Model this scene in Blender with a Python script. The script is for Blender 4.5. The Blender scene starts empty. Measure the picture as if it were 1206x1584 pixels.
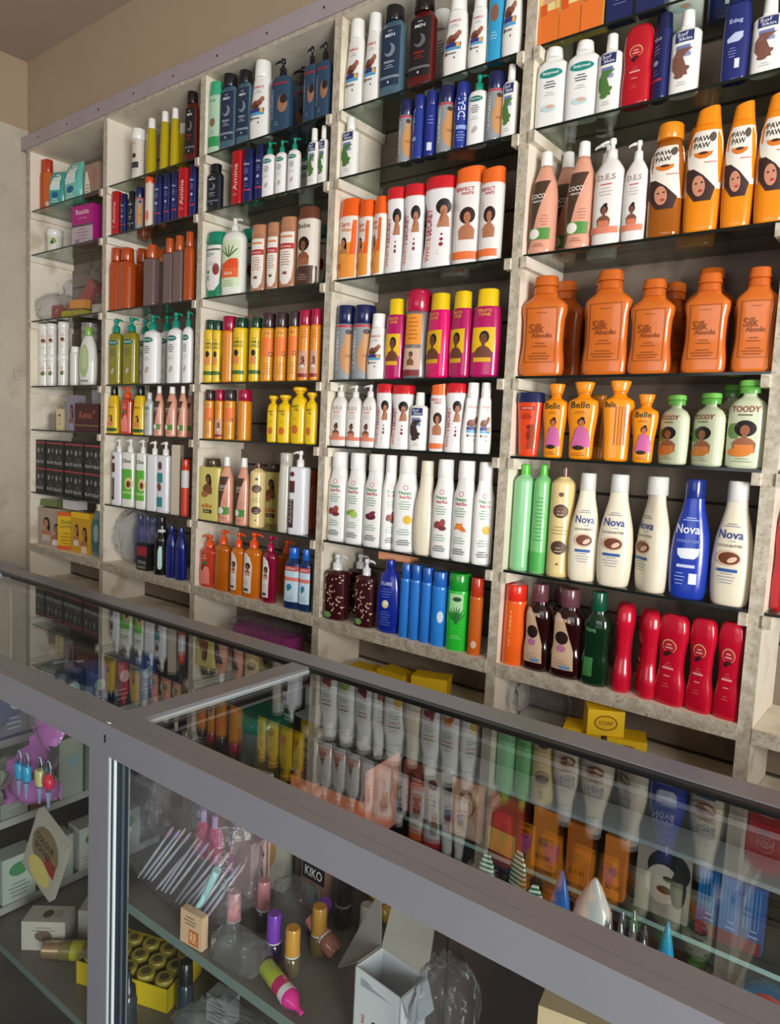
import bpy, math, random
from mathutils import Vector, Matrix
from mathutils.geometry import tessellate_polygon
random.seed(7)
PI = math.pi
SC = bpy.context.scene
COL = SC.collection

# ------------------------------------------------------------------ camera
OZ = 0.3                      # floor is z = 0
cam_d = bpy.data.cameras.new('camera')
cam_d.sensor_fit = 'HORIZONTAL'
cam_d.sensor_width = 36.0
cam_d.lens = 36.0 * 1128.118 / 1206.0
cam_d.clip_start = 0.02
cam = bpy.data.objects.new('camera', cam_d)
COL.objects.link(cam)
RX = Vector((0.78206435, 0.6213722, 0.04766489))
DN = Vector((0.09668642, -0.04542021, -0.994278))
FW = Vector((-0.61565176, 0.78219792, -0.09559978))
m = Matrix((RX, -DN, -FW)).transposed().to_4x4()
m.translation = Vector((3.30276, -1.54756, 1.13937 + OZ))
cam.matrix_world = m
SC.camera = cam

# ------------------------------------------------------------------ world, light, exposure
SC.view_settings.view_transform = 'Standard'
SC.view_settings.look = 'None'
SC.view_settings.gamma = 1.0
SC.view_settings.use_curve_mapping = False
SC.view_settings.exposure = -0.2
SC.cycles.transparent_max_bounces = 32
SC.cycles.max_bounces = 10
SC.cycles.glossy_bounces = 5
SC.cycles.transmission_bounces = 6
SC.cycles.diffuse_bounces = 4
W = bpy.data.worlds.new('daylight_world')
SC.world = W
W.use_nodes = True
wn = W.node_tree
for nd in list(wn.nodes): wn.nodes.remove(nd)
wo = wn.nodes.new('ShaderNodeOutputWorld')
wb = wn.nodes.new('ShaderNodeBackground')
wt = wn.nodes.new('ShaderNodeTexCoord')
wm = wn.nodes.new('ShaderNodeSeparateXYZ')
wr = wn.nodes.new('ShaderNodeValToRGB')
wn.links.new(wt.outputs['Generated'], wm.inputs[0])
mr = wn.nodes.new('ShaderNodeMapRange'); mr.inputs[1].default_value = -1; mr.inputs[2].default_value = 1
wn.links.new(wm.outputs[2], mr.inputs[0]); wn.links.new(mr.outputs[0], wr.inputs[0])
wr.color_ramp.elements[0].position = 0.35; wr.color_ramp.elements[0].color = (0.12, 0.125, 0.13, 1)
wr.color_ramp.elements[1].position = 0.62; wr.color_ramp.elements[1].color = (0.56, 0.50, 0.43, 1)
wn.links.new(wr.outputs[0], wb.inputs[0]); wn.links.new(wb.outputs[0], wo.inputs[0])
wb.inputs[1].default_value  = 0.40

def area(name, loc, target, sx, sy, power, color, spread=180):
    l = bpy.data.lights.new(name, 'AREA'); l.shape = 'RECTANGLE'; l.size = sx; l.size_y = sy
    l.energy = power; l.color = color; l.spread = math.radians(spread)
    o = bpy.data.objects.new(name, l); COL.objects.link(o); o.location = loc
    d = Vector(target) - Vector(loc)
    o.rotation_euler = d.to_track_quat('-Z', 'Y').to_euler()
    return o
# daylight coming in through the wide open shop front, low and from the right
area('shop_front_daylight', (5.7, -2.45, 1.35), (1.9, 0.0, 1.35), 1.2, 2.0, 225, (1.0, 0.985, 0.96))
area('shop_side_daylight', (2.9, -4.4, 1.7), (2.0, 0.0, 1.2), 2.6, 1.6, 33, (0.93, 0.96, 1.0))

# ------------------------------------------------------------------ materials
def lin(h):
    h = h.lstrip('#'); r = []
    for i in (0, 2, 4):
        c = int(h[i:i+2], 16) / 255.0
        r.append(c / 12.92 if c <= 0.04045 else ((c + 0.055) / 1.055) ** 2.4)
    return tuple(r) + (1.0,)
MATS = {}
def M(hexc, rough=0.35, coat=0.0, metal=0.0, trans=0.0, name='plastic'):
    key = (hexc, rough, coat, metal, trans)
    if key in MATS: return MATS[key]
    mt = bpy.data.materials.new(name); mt.use_nodes = True
    nt = mt.node_tree; b = nt.nodes['Principled BSDF']
    b.inputs['Base Color'].default_value = lin(hexc)
    b.inputs['Metallic'].default_value = metal
    b.inputs['Coat Weight'].default_value = coat
    b.inputs['Coat Roughness'].default_value = 0.08
    b.inputs['Transmission Weight'].default_value = trans
    nz = nt.nodes.new('ShaderNodeTexNoise'); nz.inputs['Scale'].default_value = 9.0
    mp = nt.nodes.new('ShaderNodeMapRange')
    mp.inputs[3].default_value = max(0.02, rough - 0.05); mp.inputs[4].default_value = rough + 0.07
    nt.links.new(nz.outputs[0], mp.inputs[0]); nt.links.new(mp.outputs[0], b.inputs['Roughness'])
    MATS[key] = mt
    return mt
def ink(h): return M(h, 0.45, 0.0, name='printing_ink')
def gloss(h): return M(h, 0.22, 0.35, name='glossy_plastic')
def gel(h): return M(h, 0.12, 0.6, 0, 0.35, name='tinted_gel')

def mottled(name, c1, c2, c3=None, scale=6.0, det=6.0, rough=0.7, lo=0.4, hi=0.65, bump=0.15, sc2=60.0, stretch=(1, 1, 1)):
    mt = bpy.data.materials.new(name); mt.use_nodes = True
    nt = mt.node_tree; b = nt.nodes['Principled BSDF']; L = nt.links
    tc = nt.nodes.new('ShaderNodeTexCoord'); mp = nt.nodes.new('ShaderNodeMapping')
    mp.inputs['Scale'].default_value = stretch
    L.new(tc.outputs['Object'], mp.inputs[0])
    n1 = nt.nodes.new('ShaderNodeTexNoise'); n1.inputs['Scale'].default_value = scale; n1.inputs['Detail'].default_value = det
    n1.inputs['Roughness'].default_value = 0.65
    L.new(mp.outputs[0], n1.inputs[0])
    r1 = nt.nodes.new('ShaderNodeValToRGB'); r1.color_ramp.elements[0].position = lo; r1.color_ramp.elements[1].position = hi
    r1.color_ramp.elements[0].color = lin(c1); r1.color_ramp.elements[1].color = lin(c2)
    L.new(n1.outputs[0], r1.inputs[0])
    n2 = nt.nodes.new('ShaderNodeTexNoise'); n2.inputs['Scale'].default_value = sc2; n2.inputs['Detail'].default_value = 4
    L.new(mp.outputs[0], n2.inputs[0])
    out = r1.outputs[0]
    if c3:
        r2 = nt.nodes.new('ShaderNodeValToRGB'); r2.color_ramp.elements[0].position = 0.56; r2.color_ramp.elements[1].position = 0.70
        r2.color_ramp.elements[0].color = (0, 0, 0, 1); r2.color_ramp.elements[1].color = (1, 1, 1, 1)
        L.new(n2.outputs[0], r2.inputs[0])
        mx = nt.nodes.new('ShaderNodeMixRGB'); mx.inputs[2].default_value = lin(c3)
        L.new(r2.outputs[0], mx.inputs[0]); L.new(out, mx.inputs[1]); out = mx.outputs[0]
    L.new(out, b.inputs['Base Color']); b.inputs['Roughness'].default_value = rough
    bp = nt.nodes.new('ShaderNodeBump'); bp.inputs['Strength'].default_value = bump; bp.inputs['Distance'].default_value = 0.002
    L.new(n2.outputs[0], bp.inputs['Height']); L.new(bp.outputs[0], b.inputs['Normal'])
    return mt
WOOD = mottled('cream_painted_board', 'e6dcc8', 'f1e9d9', 'cfc2a8', scale=4, lo=0.3, hi=0.7, sc2=9, rough=0.6)
EDGE = mottled('worn_board_edge', 'a39884', 'cdc5b4', '9a8a6c', scale=40, lo=0.35, hi=0.65, sc2=120, rough=0.75, bump=0.3)
BACK = mottled('slatted_back_board', '75675a', '877868', '65584a', scale=4, lo=0.3, hi=0.7, sc2=14, rough=0.65)
WALLM = mottled('cream_plaster', 'a8937a', 'b09b82', scale=3, lo=0.2, hi=0.8, rough=0.85, bump=0.08)
LWALL = mottled('aged_side_wall', 'b5ac9c', 'ccc2b0', 'a89d8c', scale=2.2, lo=0.35, hi=0.7, sc2=5, rough=0.8, bump=0.1)
CEIL = mottled('ceiling_paint', 'ad9c8e', 'b5a496', scale=2.5, lo=0.2, hi=0.8, rough=0.85, bump=0.05)
TRIM = mottled('mauve_grey_trim', 'a5979d', 'ada0a4', scale=8, lo=0.3, hi=0.7, rough=0.6)
FLOORM = mottled('grey_floor', '4c4a48', '605c58', scale=5, rough=0.6)
ALU = mottled('brushed_aluminium_profile', '7d7e85', '84858b', scale=3, lo=0.2, hi=0.8, rough=0.38, bump=0.02)
_b = ALU.node_tree.nodes['Principled BSDF']; _b.inputs['Metallic'].default_value = 0.25
GREYSH = mottled('grey_laminate', '66625e', '76716b', scale=5, rough=0.45, bump=0.03)
BLACKR = M('0a0a0b', 0.4, name='black_rubber')
SILVER = M('d6e0e4', 0.25, 0.3, 0.3, name='bright_metal_edge')

def schlick(nt, f0, normal=None):
    """Fresnel of a thin sheet, the same from both sides"""
    L = nt.links; g = nt.nodes.new('ShaderNodeNewGeometry'); d = nt.nodes.new('ShaderNodeVectorMath'); d.operation = 'DOT_PRODUCT'
    L.new(normal or g.outputs['Normal'], d.inputs[0]); L.new(g.outputs['Incoming'], d.inputs[1])
    ab = nt.nodes.new('ShaderNodeMath'); ab.operation = 'ABSOLUTE'; L.new(d.outputs['Value'], ab.inputs[0])
    sb = nt.nodes.new('ShaderNodeMath'); sb.operation = 'SUBTRACT'; sb.inputs[0].default_value = 1; sb.use_clamp = True; L.new(ab.outputs[0], sb.inputs[1])
    pw = nt.nodes.new('ShaderNodeMath'); pw.operation = 'POWER'; pw.inputs[1].default_value = 5; L.new(sb.outputs[0], pw.inputs[0])
    ml = nt.nodes.new('ShaderNodeMath'); ml.operation = 'MULTIPLY_ADD'; ml.inputs[1].default_value = 1-f0; ml.inputs[2].default_value = f0; ml.use_clamp = True
    L.new(pw.outputs[0], ml.inputs[0]); return ml.outputs[0]
def glassmat(name, tint, ior=1.5, rough=0.0):
    mt = bpy.data.materials.new(name); mt.use_nodes = True
    nt = mt.node_tree
    for nd in list(nt.nodes): nt.nodes.remove(nd)
    o = nt.nodes.new('ShaderNodeOutputMaterial'); mx = nt.nodes.new('ShaderNodeMixShader')
    t = nt.nodes.new('ShaderNodeBsdfTransparent'); t.inputs[0].default_value = tint
    g = nt.nodes.new('ShaderNodeBsdfGlossy'); g.inputs['Roughness'].default_value = rough
    nt.links.new(schlick(nt, ((ior-1)/(ior+1))**2), mx.inputs[0]); nt.links.new(t.outputs[0], mx.inputs[1]); nt.links.new(g.outputs[0], mx.inputs[2])
    nt.links.new(mx.outputs[0], o.inputs[0])
    return mt
GLASS = glassmat('clear_glass', (0.955, 0.975, 0.965, 1), 1.62)
SHELFGLASS = glassmat('greenish_shelf_glass', (0.80, 0.86, 0.82, 1), 1.5)
GEDGE = M('0b1714', 0.15, 0.3, name='dark_glass_edge')
GEDGE2 = M('9fc4c4', 0.15, 0.3, name='pale_glass_edge')
def film(name, tint=(0.93, 0.94, 0.96, 1), haze=0.10, scale=30.0, hcol=(0.75, 0.77, 0.8, 1), f0=.035):
    mt = bpy.data.materials.new(name); mt.use_nodes = True
    nt = mt.node_tree
    for nd in list(nt.nodes): nt.nodes.remove(nd)
    L = nt.links
    o = nt.nodes.new('ShaderNodeOutputMaterial'); mx = nt.nodes.new('ShaderNodeMixShader'); m2 = nt.nodes.new('ShaderNodeMixShader')
    t = nt.nodes.new('ShaderNodeBsdfTransparent'); t.inputs[0].default_value = tint
    g = nt.nodes.new('ShaderNodeBsdfGlossy'); g.inputs['Roughness'].default_value = 0.07
    d = nt.nodes.new('ShaderNodeBsdfDiffuse'); d.inputs[0].default_value = hcol
    nz = nt.nodes.new('ShaderNodeTexNoise'); nz.inputs['Scale'].default_value = scale; nz.inputs['Detail'].default_value = 5
    bp = nt.nodes.new('ShaderNodeBump'); bp.inputs['Strength'].default_value = 0.8; bp.inputs['Distance'].default_value = 0.01
    tc = nt.nodes.new('ShaderNodeTexCoord'); L.new(tc.outputs['Object'], nz.inputs[0])
    L.new(nz.outputs[0], bp.inputs['Height']); L.new(bp.outputs[0], g.inputs['Normal'])
    m2.inputs[0].default_value = haze
    L.new(t.outputs[0], m2.inputs[1]); L.new(d.outputs[0], m2.inputs[2])
    L.new(schlick(nt, f0), mx.inputs[0]); L.new(m2.outputs[0], mx.inputs[1]); L.new(g.outputs[0], mx.inputs[2]); L.new(mx.outputs[0], o.inputs[0])
    return mt
FILM = film('crinkled_clear_film', haze=0.03, scale=55.0)
FILMH = film('hazy_clear_film', haze=0.08, scale=45.0, hcol=(0.6, 0.62, 0.62, 1))
FILMB = film('shiny_bag_film', haze=0.07, scale=70.0, hcol=(0.8, 0.76, 0.86, 1), f0=.12)

# ------------------------------------------------------------------ mesh building
class MB:
    def __init__(s): s.v = []; s.f = []; s.mi = []; s.sm = []; s.mats = []
    def mat(s, m):
        if m not in s.mats: s.mats.append(m)
        return s.mats.index(m)
    def face(s, idx, m, smooth=False):
        s.f.append(tuple(idx)); s.mi.append(s.mat(m)); s.sm.append(smooth)
    def quad(s, a, b, c, d, m):
        i = len(s.v); s.v += [a, b, c, d]; s.face((i, i+1, i+2, i+3), m)
    def box(s, x0, x1, y0, y1, z0, z1, m, front=None, tf=None, bev=0.0):
        if x0 > x1: x0, x1 = x1, x0
        if y0 > y1: y0, y1 = y1, y0
        if z0 > z1: z0, z1 = z1, z0
        i = len(s.v)
        P = [(x0,y0,z0),(x1,y0,z0),(x1,y1,z0),(x0,y1,z0),(x0,y0,z1),(x1,y0,z1),(x1,y1,z1),(x0,y1,z1)]
        if tf: P = [tuple(tf @ Vector(p)) for p in P]
        s.v += P
        for q, k in (((0,3,2,1),0),((4,5,6,7),0),((0,1,5,4),1),((1,2,6,5),0),((2,3,7,6),0),((3,0,4,7),0)):
            s.face([i+a for a in q], front if (k and front) else m)
    def loft(s, rings, m, n=2.0, seg=28, cap0=True, cap1=True, tf=None):
        # rings: (z, w, d[, cx, cy])
        base = len(s.v); R = []
        for r in rings:
            z, w, d = r[:3]; cx = r[3] if len(r) > 3 else 0; cy = r[4] if len(r) > 4 else 0
            row = []
            for k in range(seg):
                a = 2*PI*k/seg; c, q = math.cos(a), math.sin(a)
                x = w*math.copysign(abs(c)**(2.0/n), c); y = d*math.copysign(abs(q)**(2.0/n), q)
                p = Vector((cx+x, cy+y, z))
                if tf: p = tf @ p
                row.append(len(s.v)); s.v.append(tuple(p))
            R.append(row)
        for a, b in zip(R, R[1:]):
            for k in range(seg):
                k2 = (k+1) % seg
                s.face((a[k], a[k2], b[k2], b[k]), m, True)
        if cap0:
            i = len(s.v); s.v += [s.v[q] for q in R[0]]; s.face([i+k for k in reversed(range(seg))], m)
        if cap1:
            i = len(s.v); s.v += [s.v[q] for q in R[-1]]; s.face([i+k for k in range(seg)], m)
    def tube(s, pts, r, m, seg=8, closed=False):
        pts = [Vector(p) for p in pts]; R = []
        up = Vector((0, 0, 1))
        for i, p in enumerate(pts):
            t = (pts[min(i+1, len(pts)-1)] - pts[max(i-1, 0)]).normalized()
            a = t.cross(up)
            if a.length < 1e-3: a = t.cross(Vector((1, 0, 0)))
            a.normalize(); b = t.cross(a)
            rr = r[i] if isinstance(r, (list, tuple)) else r
            row = []
            for k in range(seg):
                q = 2*PI*k/seg
                row.append(len(s.v)); s.v.append(tuple(p + a*math.cos(q)*rr + b*math.sin(q)*rr))
            R.append(row)
        for a, b in zip(R, R[1:]):
            for k in range(seg):
                s.face((a[k], b[k], b[(k+1) % seg], a[(k+1) % seg]), m, True)
        s.face(list(R[0]), m); s.face(list(reversed(R[-1])), m)
    def build_mesh(s, name):
        me = bpy.data.meshes.new(name); me.from_pydata(s.v, [], s.f)
        for mt in s.mats: me.materials.append(mt)
        me.polygons.foreach_set('material_index', s.mi)
        me.polygons.foreach_set('use_smooth', s.sm)
        me.update(); return me
    def build(s, name, parent=None, loc=None):
        o = bpy.data.objects.new(name, s.build_mesh(name)); COL.objects.link(o)
        if parent: o.parent = parent
        if loc: o.location = loc
        return o
def tag(o, label=None, cat=None, group=None, kind=None):
    if label: o['label'] = label
    if cat: o['category'] = cat
    if group: o['group'] = group
    if kind: o['kind'] = kind
    return o
def empty(name, loc=(0,0,0), rz=0.0, label=None, cat=None, group=None):
    o = bpy.data.objects.new(name, None); COL.objects.link(o); o.location = loc; o.rotation_euler = (0, 0, rz)
    o.empty_display_size = 0.05
    return tag(o, label, cat, group)
def copy_tree(o, parent=None):
    c = o.copy(); COL.objects.link(c)
    if parent: c.parent = parent
    for ch in list(o.children): copy_tree(ch, c)
    return c

_tx = {}
def glyphs(t):
    if t in _tx: return _tx[t]
    cu = bpy.data.curves.new('txt', 'FONT'); cu.body = t; cu.resolution_u = 2; cu.offset = 0.012
    o = bpy.data.objects.new('txt', cu); me = o.to_mesh()
    V = [tuple(v.co) for v in me.vertices]; F = [tuple(p.vertices) for p in me.polygons]
    o.to_mesh_clear(); bpy.data.objects.remove(o); bpy.data.curves.remove(cu)
    x0 = min(v[0] for v in V); x1 = max(v[0] for v in V); y0 = min(v[1] for v in V); y1 = max(v[1] for v in V)
    _tx[t] = ([((v[0]-x0)/(x1-x0)-0.5, (v[1]-y0)/(y1-y0)-0.5) for v in V], F)
    return _tx[t]

class Print:
    """flat artwork wrapped on the front of a body; S(u, z, off) gives the surface point"""
    def __init__(s, S): s.S = S; s.mb = MB(); s.lay = 0
    def _o(s): s.lay += 1; return 0.003 + 0.0006*s.lay
    def grid(s, rows, c):
        # rows: list of (z, [u...]) all of one length
        off = s._o(); mt = ink(c) if isinstance(c, str) else c; R = []
        for z, us in rows:
            r = []
            for u in us: r.append(len(s.mb.v)); s.mb.v.append(s.S(u, z, off))
            R.append(r)
        for a, b in zip(R, R[1:]):
            for k in range(len(a)-1): s.mb.face((a[k], a[k+1], b[k+1], b[k]), mt, True)
    def r(s, u0, u1, z0, z1, c):
        nz = max(1, int((z1-z0)/0.05)); nu = max(1, min(10, int((u1-u0)/0.025)))
        s.grid([(z0+(z1-z0)*i/nz, [u0+(u1-u0)*k/nu for k in range(nu+1)]) for i in range(nz+1)], c)
    def band(s, pts, c, nu=6):
        # pts: (z, left, right) interpolated
        rows = []
        for (z0, a0, b0), (z1, a1, b1) in zip(pts, pts[1:]):
            n = max(1, int(abs(z1-z0)/0.03))
            for i in range(n):
                t = i/n; a = a0+(a1-a0)*t; b = b0+(b1-b0)*t
                rows.append((z0+(z1-z0)*t, [a+(b-a)*k/nu for k in range(nu+1)]))
        z, a, b = pts[-1]; rows.append((z, [a+(b-a)*k/nu for k in range(nu+1)]))
        s.grid(rows, c)
    def e(s, u, z, ru, rz, c, seg=20, rings=3, rot=0.0):
        off = s._o(); mt = ink(c) if isinstance(c, str) else c
        ctr = len(s.mb.v); s.mb.v.append(s.S(u, z, off)); prev = None
        cr, sr = math.cos(rot), math.sin(rot)
        for j in range(1, rings+1):
            row = []
            for k in range(seg):
                a = 2*PI*k/seg; x = ru*math.cos(a)*j/rings; y = rz*math.sin(a)*j/rings
                row.append(len(s.mb.v)); s.mb.v.append(s.S(u+x*cr-y*sr, z+x*sr+y*cr, off))
            for k in range(seg):
                k2 = (k+1) % seg
                if prev: s.mb.face((prev[k], row[k], row[k2], prev[k2]), mt, True)
                else: s.mb.face((ctr, row[k], row[k2]), mt, True)
            prev = row
    def t(s, text, u, z, w, h, c, rot=0):
        V, F = glyphs(text); off = s._o() + 0.002; mt = ink(c); b = len(s.mb.v)
        for x, y in V:
            if rot: s.mb.v.append(s.S(u - y*h, z + x*w, off))
            else: s.mb.v.append(s.S(u + x*w, z + y*h, off))
        for f in F: s.mb.face([b+i for i in f], mt, True)
    def lines(s, u, z, w, n, gap, c, th=0.006):
        for i in range(n):
            k = 0.55 + 0.45*(((i*37+11) % 10)/10.0)
            s.r(u-w/2*k, u+w/2*k, z-i*gap-th, z-i*gap, c)
    def woman(s, u, z, q, hair='long', skin='7a4a30', top=None, hc='17100d', arms=False):
        # q: head height
        if hair == 'afro': s.e(u, z+q*0.15, q*0.78, q*0.72, hc)
        elif hair == 'long':
            s.e(u+q*0.08, z+q*0.12, q*0.50, q*0.62, hc)
            s.band([(z-q*1.5, u+q*0.15, u+q*0.62), (z-q*0.3, u-q*0.1, u+q*0.66), (z+q*0.2, u-q*0.1, u+q*0.56)], hc)
        elif hair == 'bun': s.e(u, z+q*0.12, q*0.48, q*0.58, hc); s.e(u+q*0.15, z+q*0.7, q*0.25, q*0.2, hc)
        else: s.e(u+q*0.05, z+q*0.15, q*0.48, q*0.55, hc)
        s.r(u-q*0.16, u+q*0.16, z-q*0.75, z-q*0.3, skin)
        s.band([(z-q*1.9, u-q*0.75, u+q*0.75), (z-q*1.1, u-q*0.85, u+q*0.8), (z-q*0.75, u-q*0.55, u+q*0.5), (z-q*0.6, u-q*0.15, u+q*0.15)], skin)
        if top: s.band([(z-q*1.95, u-q*0.72, u+q*0.72), (z-q*1.25, u-q*0.66, u+q*0.62)], top)
        if arms: s.band([(z-q*1.75, u-q*0.6, u-q*0.2), (z-q*0.85, u+q*0.05, u+q*0.3), (z-q*0.4, u+q*0.1, u+q*0.3)], skin)
        s.e(u, z, q*0.34, q*0.46, skin)
        s.e(u-q*0.13, z+q*0.08, q*0.05, q*0.03, '20140f', 8, 1); s.e(u+q*0.13, z+q*0.08, q*0.05, q*0.03, '20140f', 8, 1)
        s.e(u, z-q*0.22, q*0.1, q*0.04, 'a03a38', 8, 1)

# ------------------------------------------------------------------ setting
BX = [0.017, 0.622, 1.212, 1.809, 2.412, 2.990, 3.60]   # left faces of the uprights
UT = 0.027
LV = [2.050, 1.868, 1.588, 1.308, 1.120, 0.844]          # glass shelf tops
LG = 0.612                                              # bottom board top
DEP = 0.19
def structure(name, mb): return tag(mb.build(name), kind='structure')
w = MB(); w.box(-0.3, 6.5, DEP+0.025, DEP+0.2, 0, 2.30+OZ, WALLM); w.box(-0.3, 6.5, 0.028, DEP+0.2, 2.365+OZ, 2.69+OZ+0.02, WALLM)
structure('wall_back', w)
w = MB(); w.box(-0.3, -0.032, -2.6, 0.5, 0, 2.405+OZ, LWALL); w.box(-0.3, -0.040, -2.6, 0.5, 2.405+OZ, 2.71+OZ, WALLM)
structure('wall_left', w)
w = MB(); w.box(-0.3, 6.5, -5.0, 0.5, 2.69+OZ, 2.80+OZ, CEIL); structure('ceiling', w)
w = MB(); w.box(-0.3, 6.5, -5.0, 0.5, -0.1, 0.0, FLOORM); structure('floor', w)
w = MB(); w.box(-0.031, 4.4, -0.004, 0.0275, 2.310+OZ, 2.365+OZ, TRIM)
for i in range(12):
    x = 0.12 + i*0.235; w.box(x, x+0.006, -0.0052, 0.0, 2.335+OZ, 2.341+OZ, M('2a2320', 0.6))
structure('trim_1', w)

# shelving unit: one fixed carcass with its own parts
unit = empty('wall_shelving_unit', (0, 0, 0), 0, 'tall cream wall shelving with glass shelves fixed behind the glass counter', 'shelving')
for i, x in enumerate(BX):
    b = MB(); b.box(x, x+UT, 0.0, DEP, 0.0, 2.296+OZ, WOOD, front=EDGE); b.build('upright', unit)
b = MB(); b.box(BX[0]-0.005, BX[-1]+UT, 0.0, DEP+0.02, 2.2965+OZ, 2.3095+OZ, WOOD, front=EDGE); b.build('top_board', unit)
for i in range(6):
    b = MB(); b.box(BX[i]+UT+0.0005, BX[i+1]-0.0005, -0.002, DEP, LG-0.032+OZ, LG+OZ, WOOD, front=EDGE); b.build('bottom_board', unit)
bk = MB(); z = 0.05
zs = [0.17, 0.315, 0.46, 0.605, 0.75, 0.895, 1.04, 1.185, 1.33, 1.475, 1.62, 1.765, 1.91, 2.055, 2.20, 2.296]
pz = 0.0
for zz in zs:
    bk.box(BX[0]+UT, BX[-1], DEP+0.0005, DEP+0.012, pz+OZ-(0.3 if pz == 0 else 0), zz-0.007+OZ, BACK)
    pz = zz
bk.box(BX[0]+UT, BX[-1], DEP+0.012, DEP+0.02, 0.0, 2.296+OZ, M('3a3028', 0.8, name='groove_backing'))
bk.build('slatted_back_panel', unit)
for i in range(6):
    xl, xr = BX[i]+UT, BX[i+1]
    for lz in LV:
        g = MB(); g.box(xl+0.001, xr-0.001, 0.004, DEP-0.004, lz-0.006+OZ, lz+OZ, SHELFGLASS)
        g.f = g.f[:]; 
        for k in (2,): g.mi[k] = g.mat(GEDGE)
        g.build('glass_shelf', unit)
        c = MB(); c.box(xl, xl+0.016, -0.006, DEP-0.002, lz-0.031+OZ, lz-0.0062+OZ, WOOD, front=EDGE); c.build('shelf_cleat', unit)
        c = MB(); c.box(xr-0.016, xr, -0.006, DEP-0.002, lz-0.031+OZ, lz-0.0062+OZ, WOOD, front=EDGE); c.build('shelf_cleat', unit)

# ------------------------------------------------------------------ containers
class Spec: pass
TY = {}
def interp(prof, z, i):
    if z <= prof[0][0]: return prof[0][i]
    for k in range(len(prof)-1):
        a, b = prof[k], prof[k+1]
        if z <= b[0]:
            h = b[0]-a[0]; t = (z-a[0])/h if h > 1e-9 else 1
            def sl(j0, j1): return (prof[j1][i]-prof[j0][i])/max(1e-9, prof[j1][0]-prof[j0][0])
            d = sl(k, k+1)
            d0 = sl(k-1, k) if k > 0 else d; d1 = sl(k+1, k+2) if k+2 < len(prof) else d
            m0 = 0 if d0*d <= 0 else 2*d0*d/(d0+d); m1 = 0 if d1*d <= 0 else 2*d1*d/(d1+d)
            t2, t3 = t*t, t*t*t
            return (2*t3-3*t2+1)*a[i]+(t3-2*t2+t)*h*m0+(-2*t3+3*t2)*b[i]+(t3-t2)*h*m1
    return prof[-1][i]
def D(key, cat, desc, prof, cap, body, art=None, n=2.4, dr=0.62, box=None, name=None):
    """prof: (z, half width) of the body in units of the whole height"""
    s = Spec(); s.key, s.cat, s.desc, s.cap, s.art, s.n, s.body, s.box, s.name = key, cat, desc, cap, art, n, body, box, name
    s.prof = [(p[0], p[1], p[2] if len(p) > 2 else p[1]*dr) for p in prof] if prof else None
    s.maxw = max(p[1] for p in s.prof) if prof else box[0]; s.maxd = max(p[2] for p in s.prof) if prof else box[1]
    s.first = None; TY[key] = s
def surf(s):
    if s.box:
        return lambda u, z, off: (max(-s.box[0], min(s.box[0], u)), -s.box[1]-off, z)
    def S(u, z, off):
        w = interp(s.prof, z, 1); d = interp(s.prof, z, 2)
        q = max(-0.999, min(0.999, u/w)) if s.n > 2.3 else math.sin(max(-1.5, min(1.5, u/w)))
        k = (1-abs(q)**s.n)**(1.0/s.n)
        nx = abs(q)**(s.n-1)/w; ny = k**(s.n-1)/d if k > 0 else 0; L = math.hypot(nx, ny) or 1
        return (q*w + math.copysign(nx/L*off, q), -k*d - ny/L*off, z)
    return S
def cap_mesh(caps):
    mb = MB()
    for c in caps:
        k, m = c[0], c[-1]
        if k == 'cyl':            # z0, r0, z1, r1
            z0, r0, z1, r1 = c[1:5]; e = min(0.012, (z1-z0)*0.25)
            mb.loft([(z0, r0*0.97, r0*0.97), (z0+e*0.4, r0, r0), (z1-e, r1, r1), (z1-e*0.3, r1*0.96, r1*0.96), (z1, r1*0.86, r1*0.86)], m, 2, 24)
        elif k == 'oval':         # z0, w0, z1, w1, dr
            z0, w0, z1, w1, dr = c[1:6]; e = min(0.015, (z1-z0)*0.25)
            mb.loft([(z0, w0, w0*dr), (z1-e, w1, w1*dr), (z1-e*0.3, w1*0.96, w1*dr*0.95), (z1, w1*0.84, w1*dr*0.8)], m, 2.4, 26)
        elif k == 'slant':
            z0, w0, z1, w1, dr, dz = c[1:7]
            mb.loft([(z0, w0, w0*dr), ((z0+z1)/2, (w0+w1)/2*0.99, (w0+w1)/2*dr), (z1, w1, w1*dr)], m, 2.4, 26)
            for i in range(len(mb.v)):
                v = mb.v[i]
                if abs(v[2]-z1) < 1e-6: mb.v[i] = (v[0], v[1], z1-dz*0.5+dz*0.5*v[0]/w1)
        elif k == 'dome':
            z0, r0, z1 = c[1:4]
            mb.loft([(z0+(z1-z0)*math.sin(a), r0*max(0.02, math.cos(a)), r0*max(0.02, math.cos(a))) for a in [i*PI/2/7 for i in range(8)]], m, 2, 20)
        elif k == 'pump':         # z0, r, dir
            z0, r, dr_ = c[1:4]; h = 1-z0
            mb.loft([(z0, r, r), (z0+h*0.42, r*0.93, r*0.93), (z0+h*0.47, r*0.55, r*0.55), (z0+h*0.55, r*0.42, r*0.42), (z0+h*0.72, r*0.38, r*0.38), (z0+h*0.74, r*0.62, r*0.62), (z0+h*0.97, r*0.6, r*0.55), (1, r*0.45, r*0.42)], m, 2, 18)
            pts = [(dr_*r*0.3, 0, 1-h*0.14), (dr_*r*1.3, 0, 1-h*0.12), (dr_*r*2.1, 0, 1-h*0.17), (dr_*r*2.35, 0, 1-h*0.26)]
            mb.tube(pts, [r*0.34, r*0.28, r*0.2, r*0.16], m, 10)
    return mb
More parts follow.
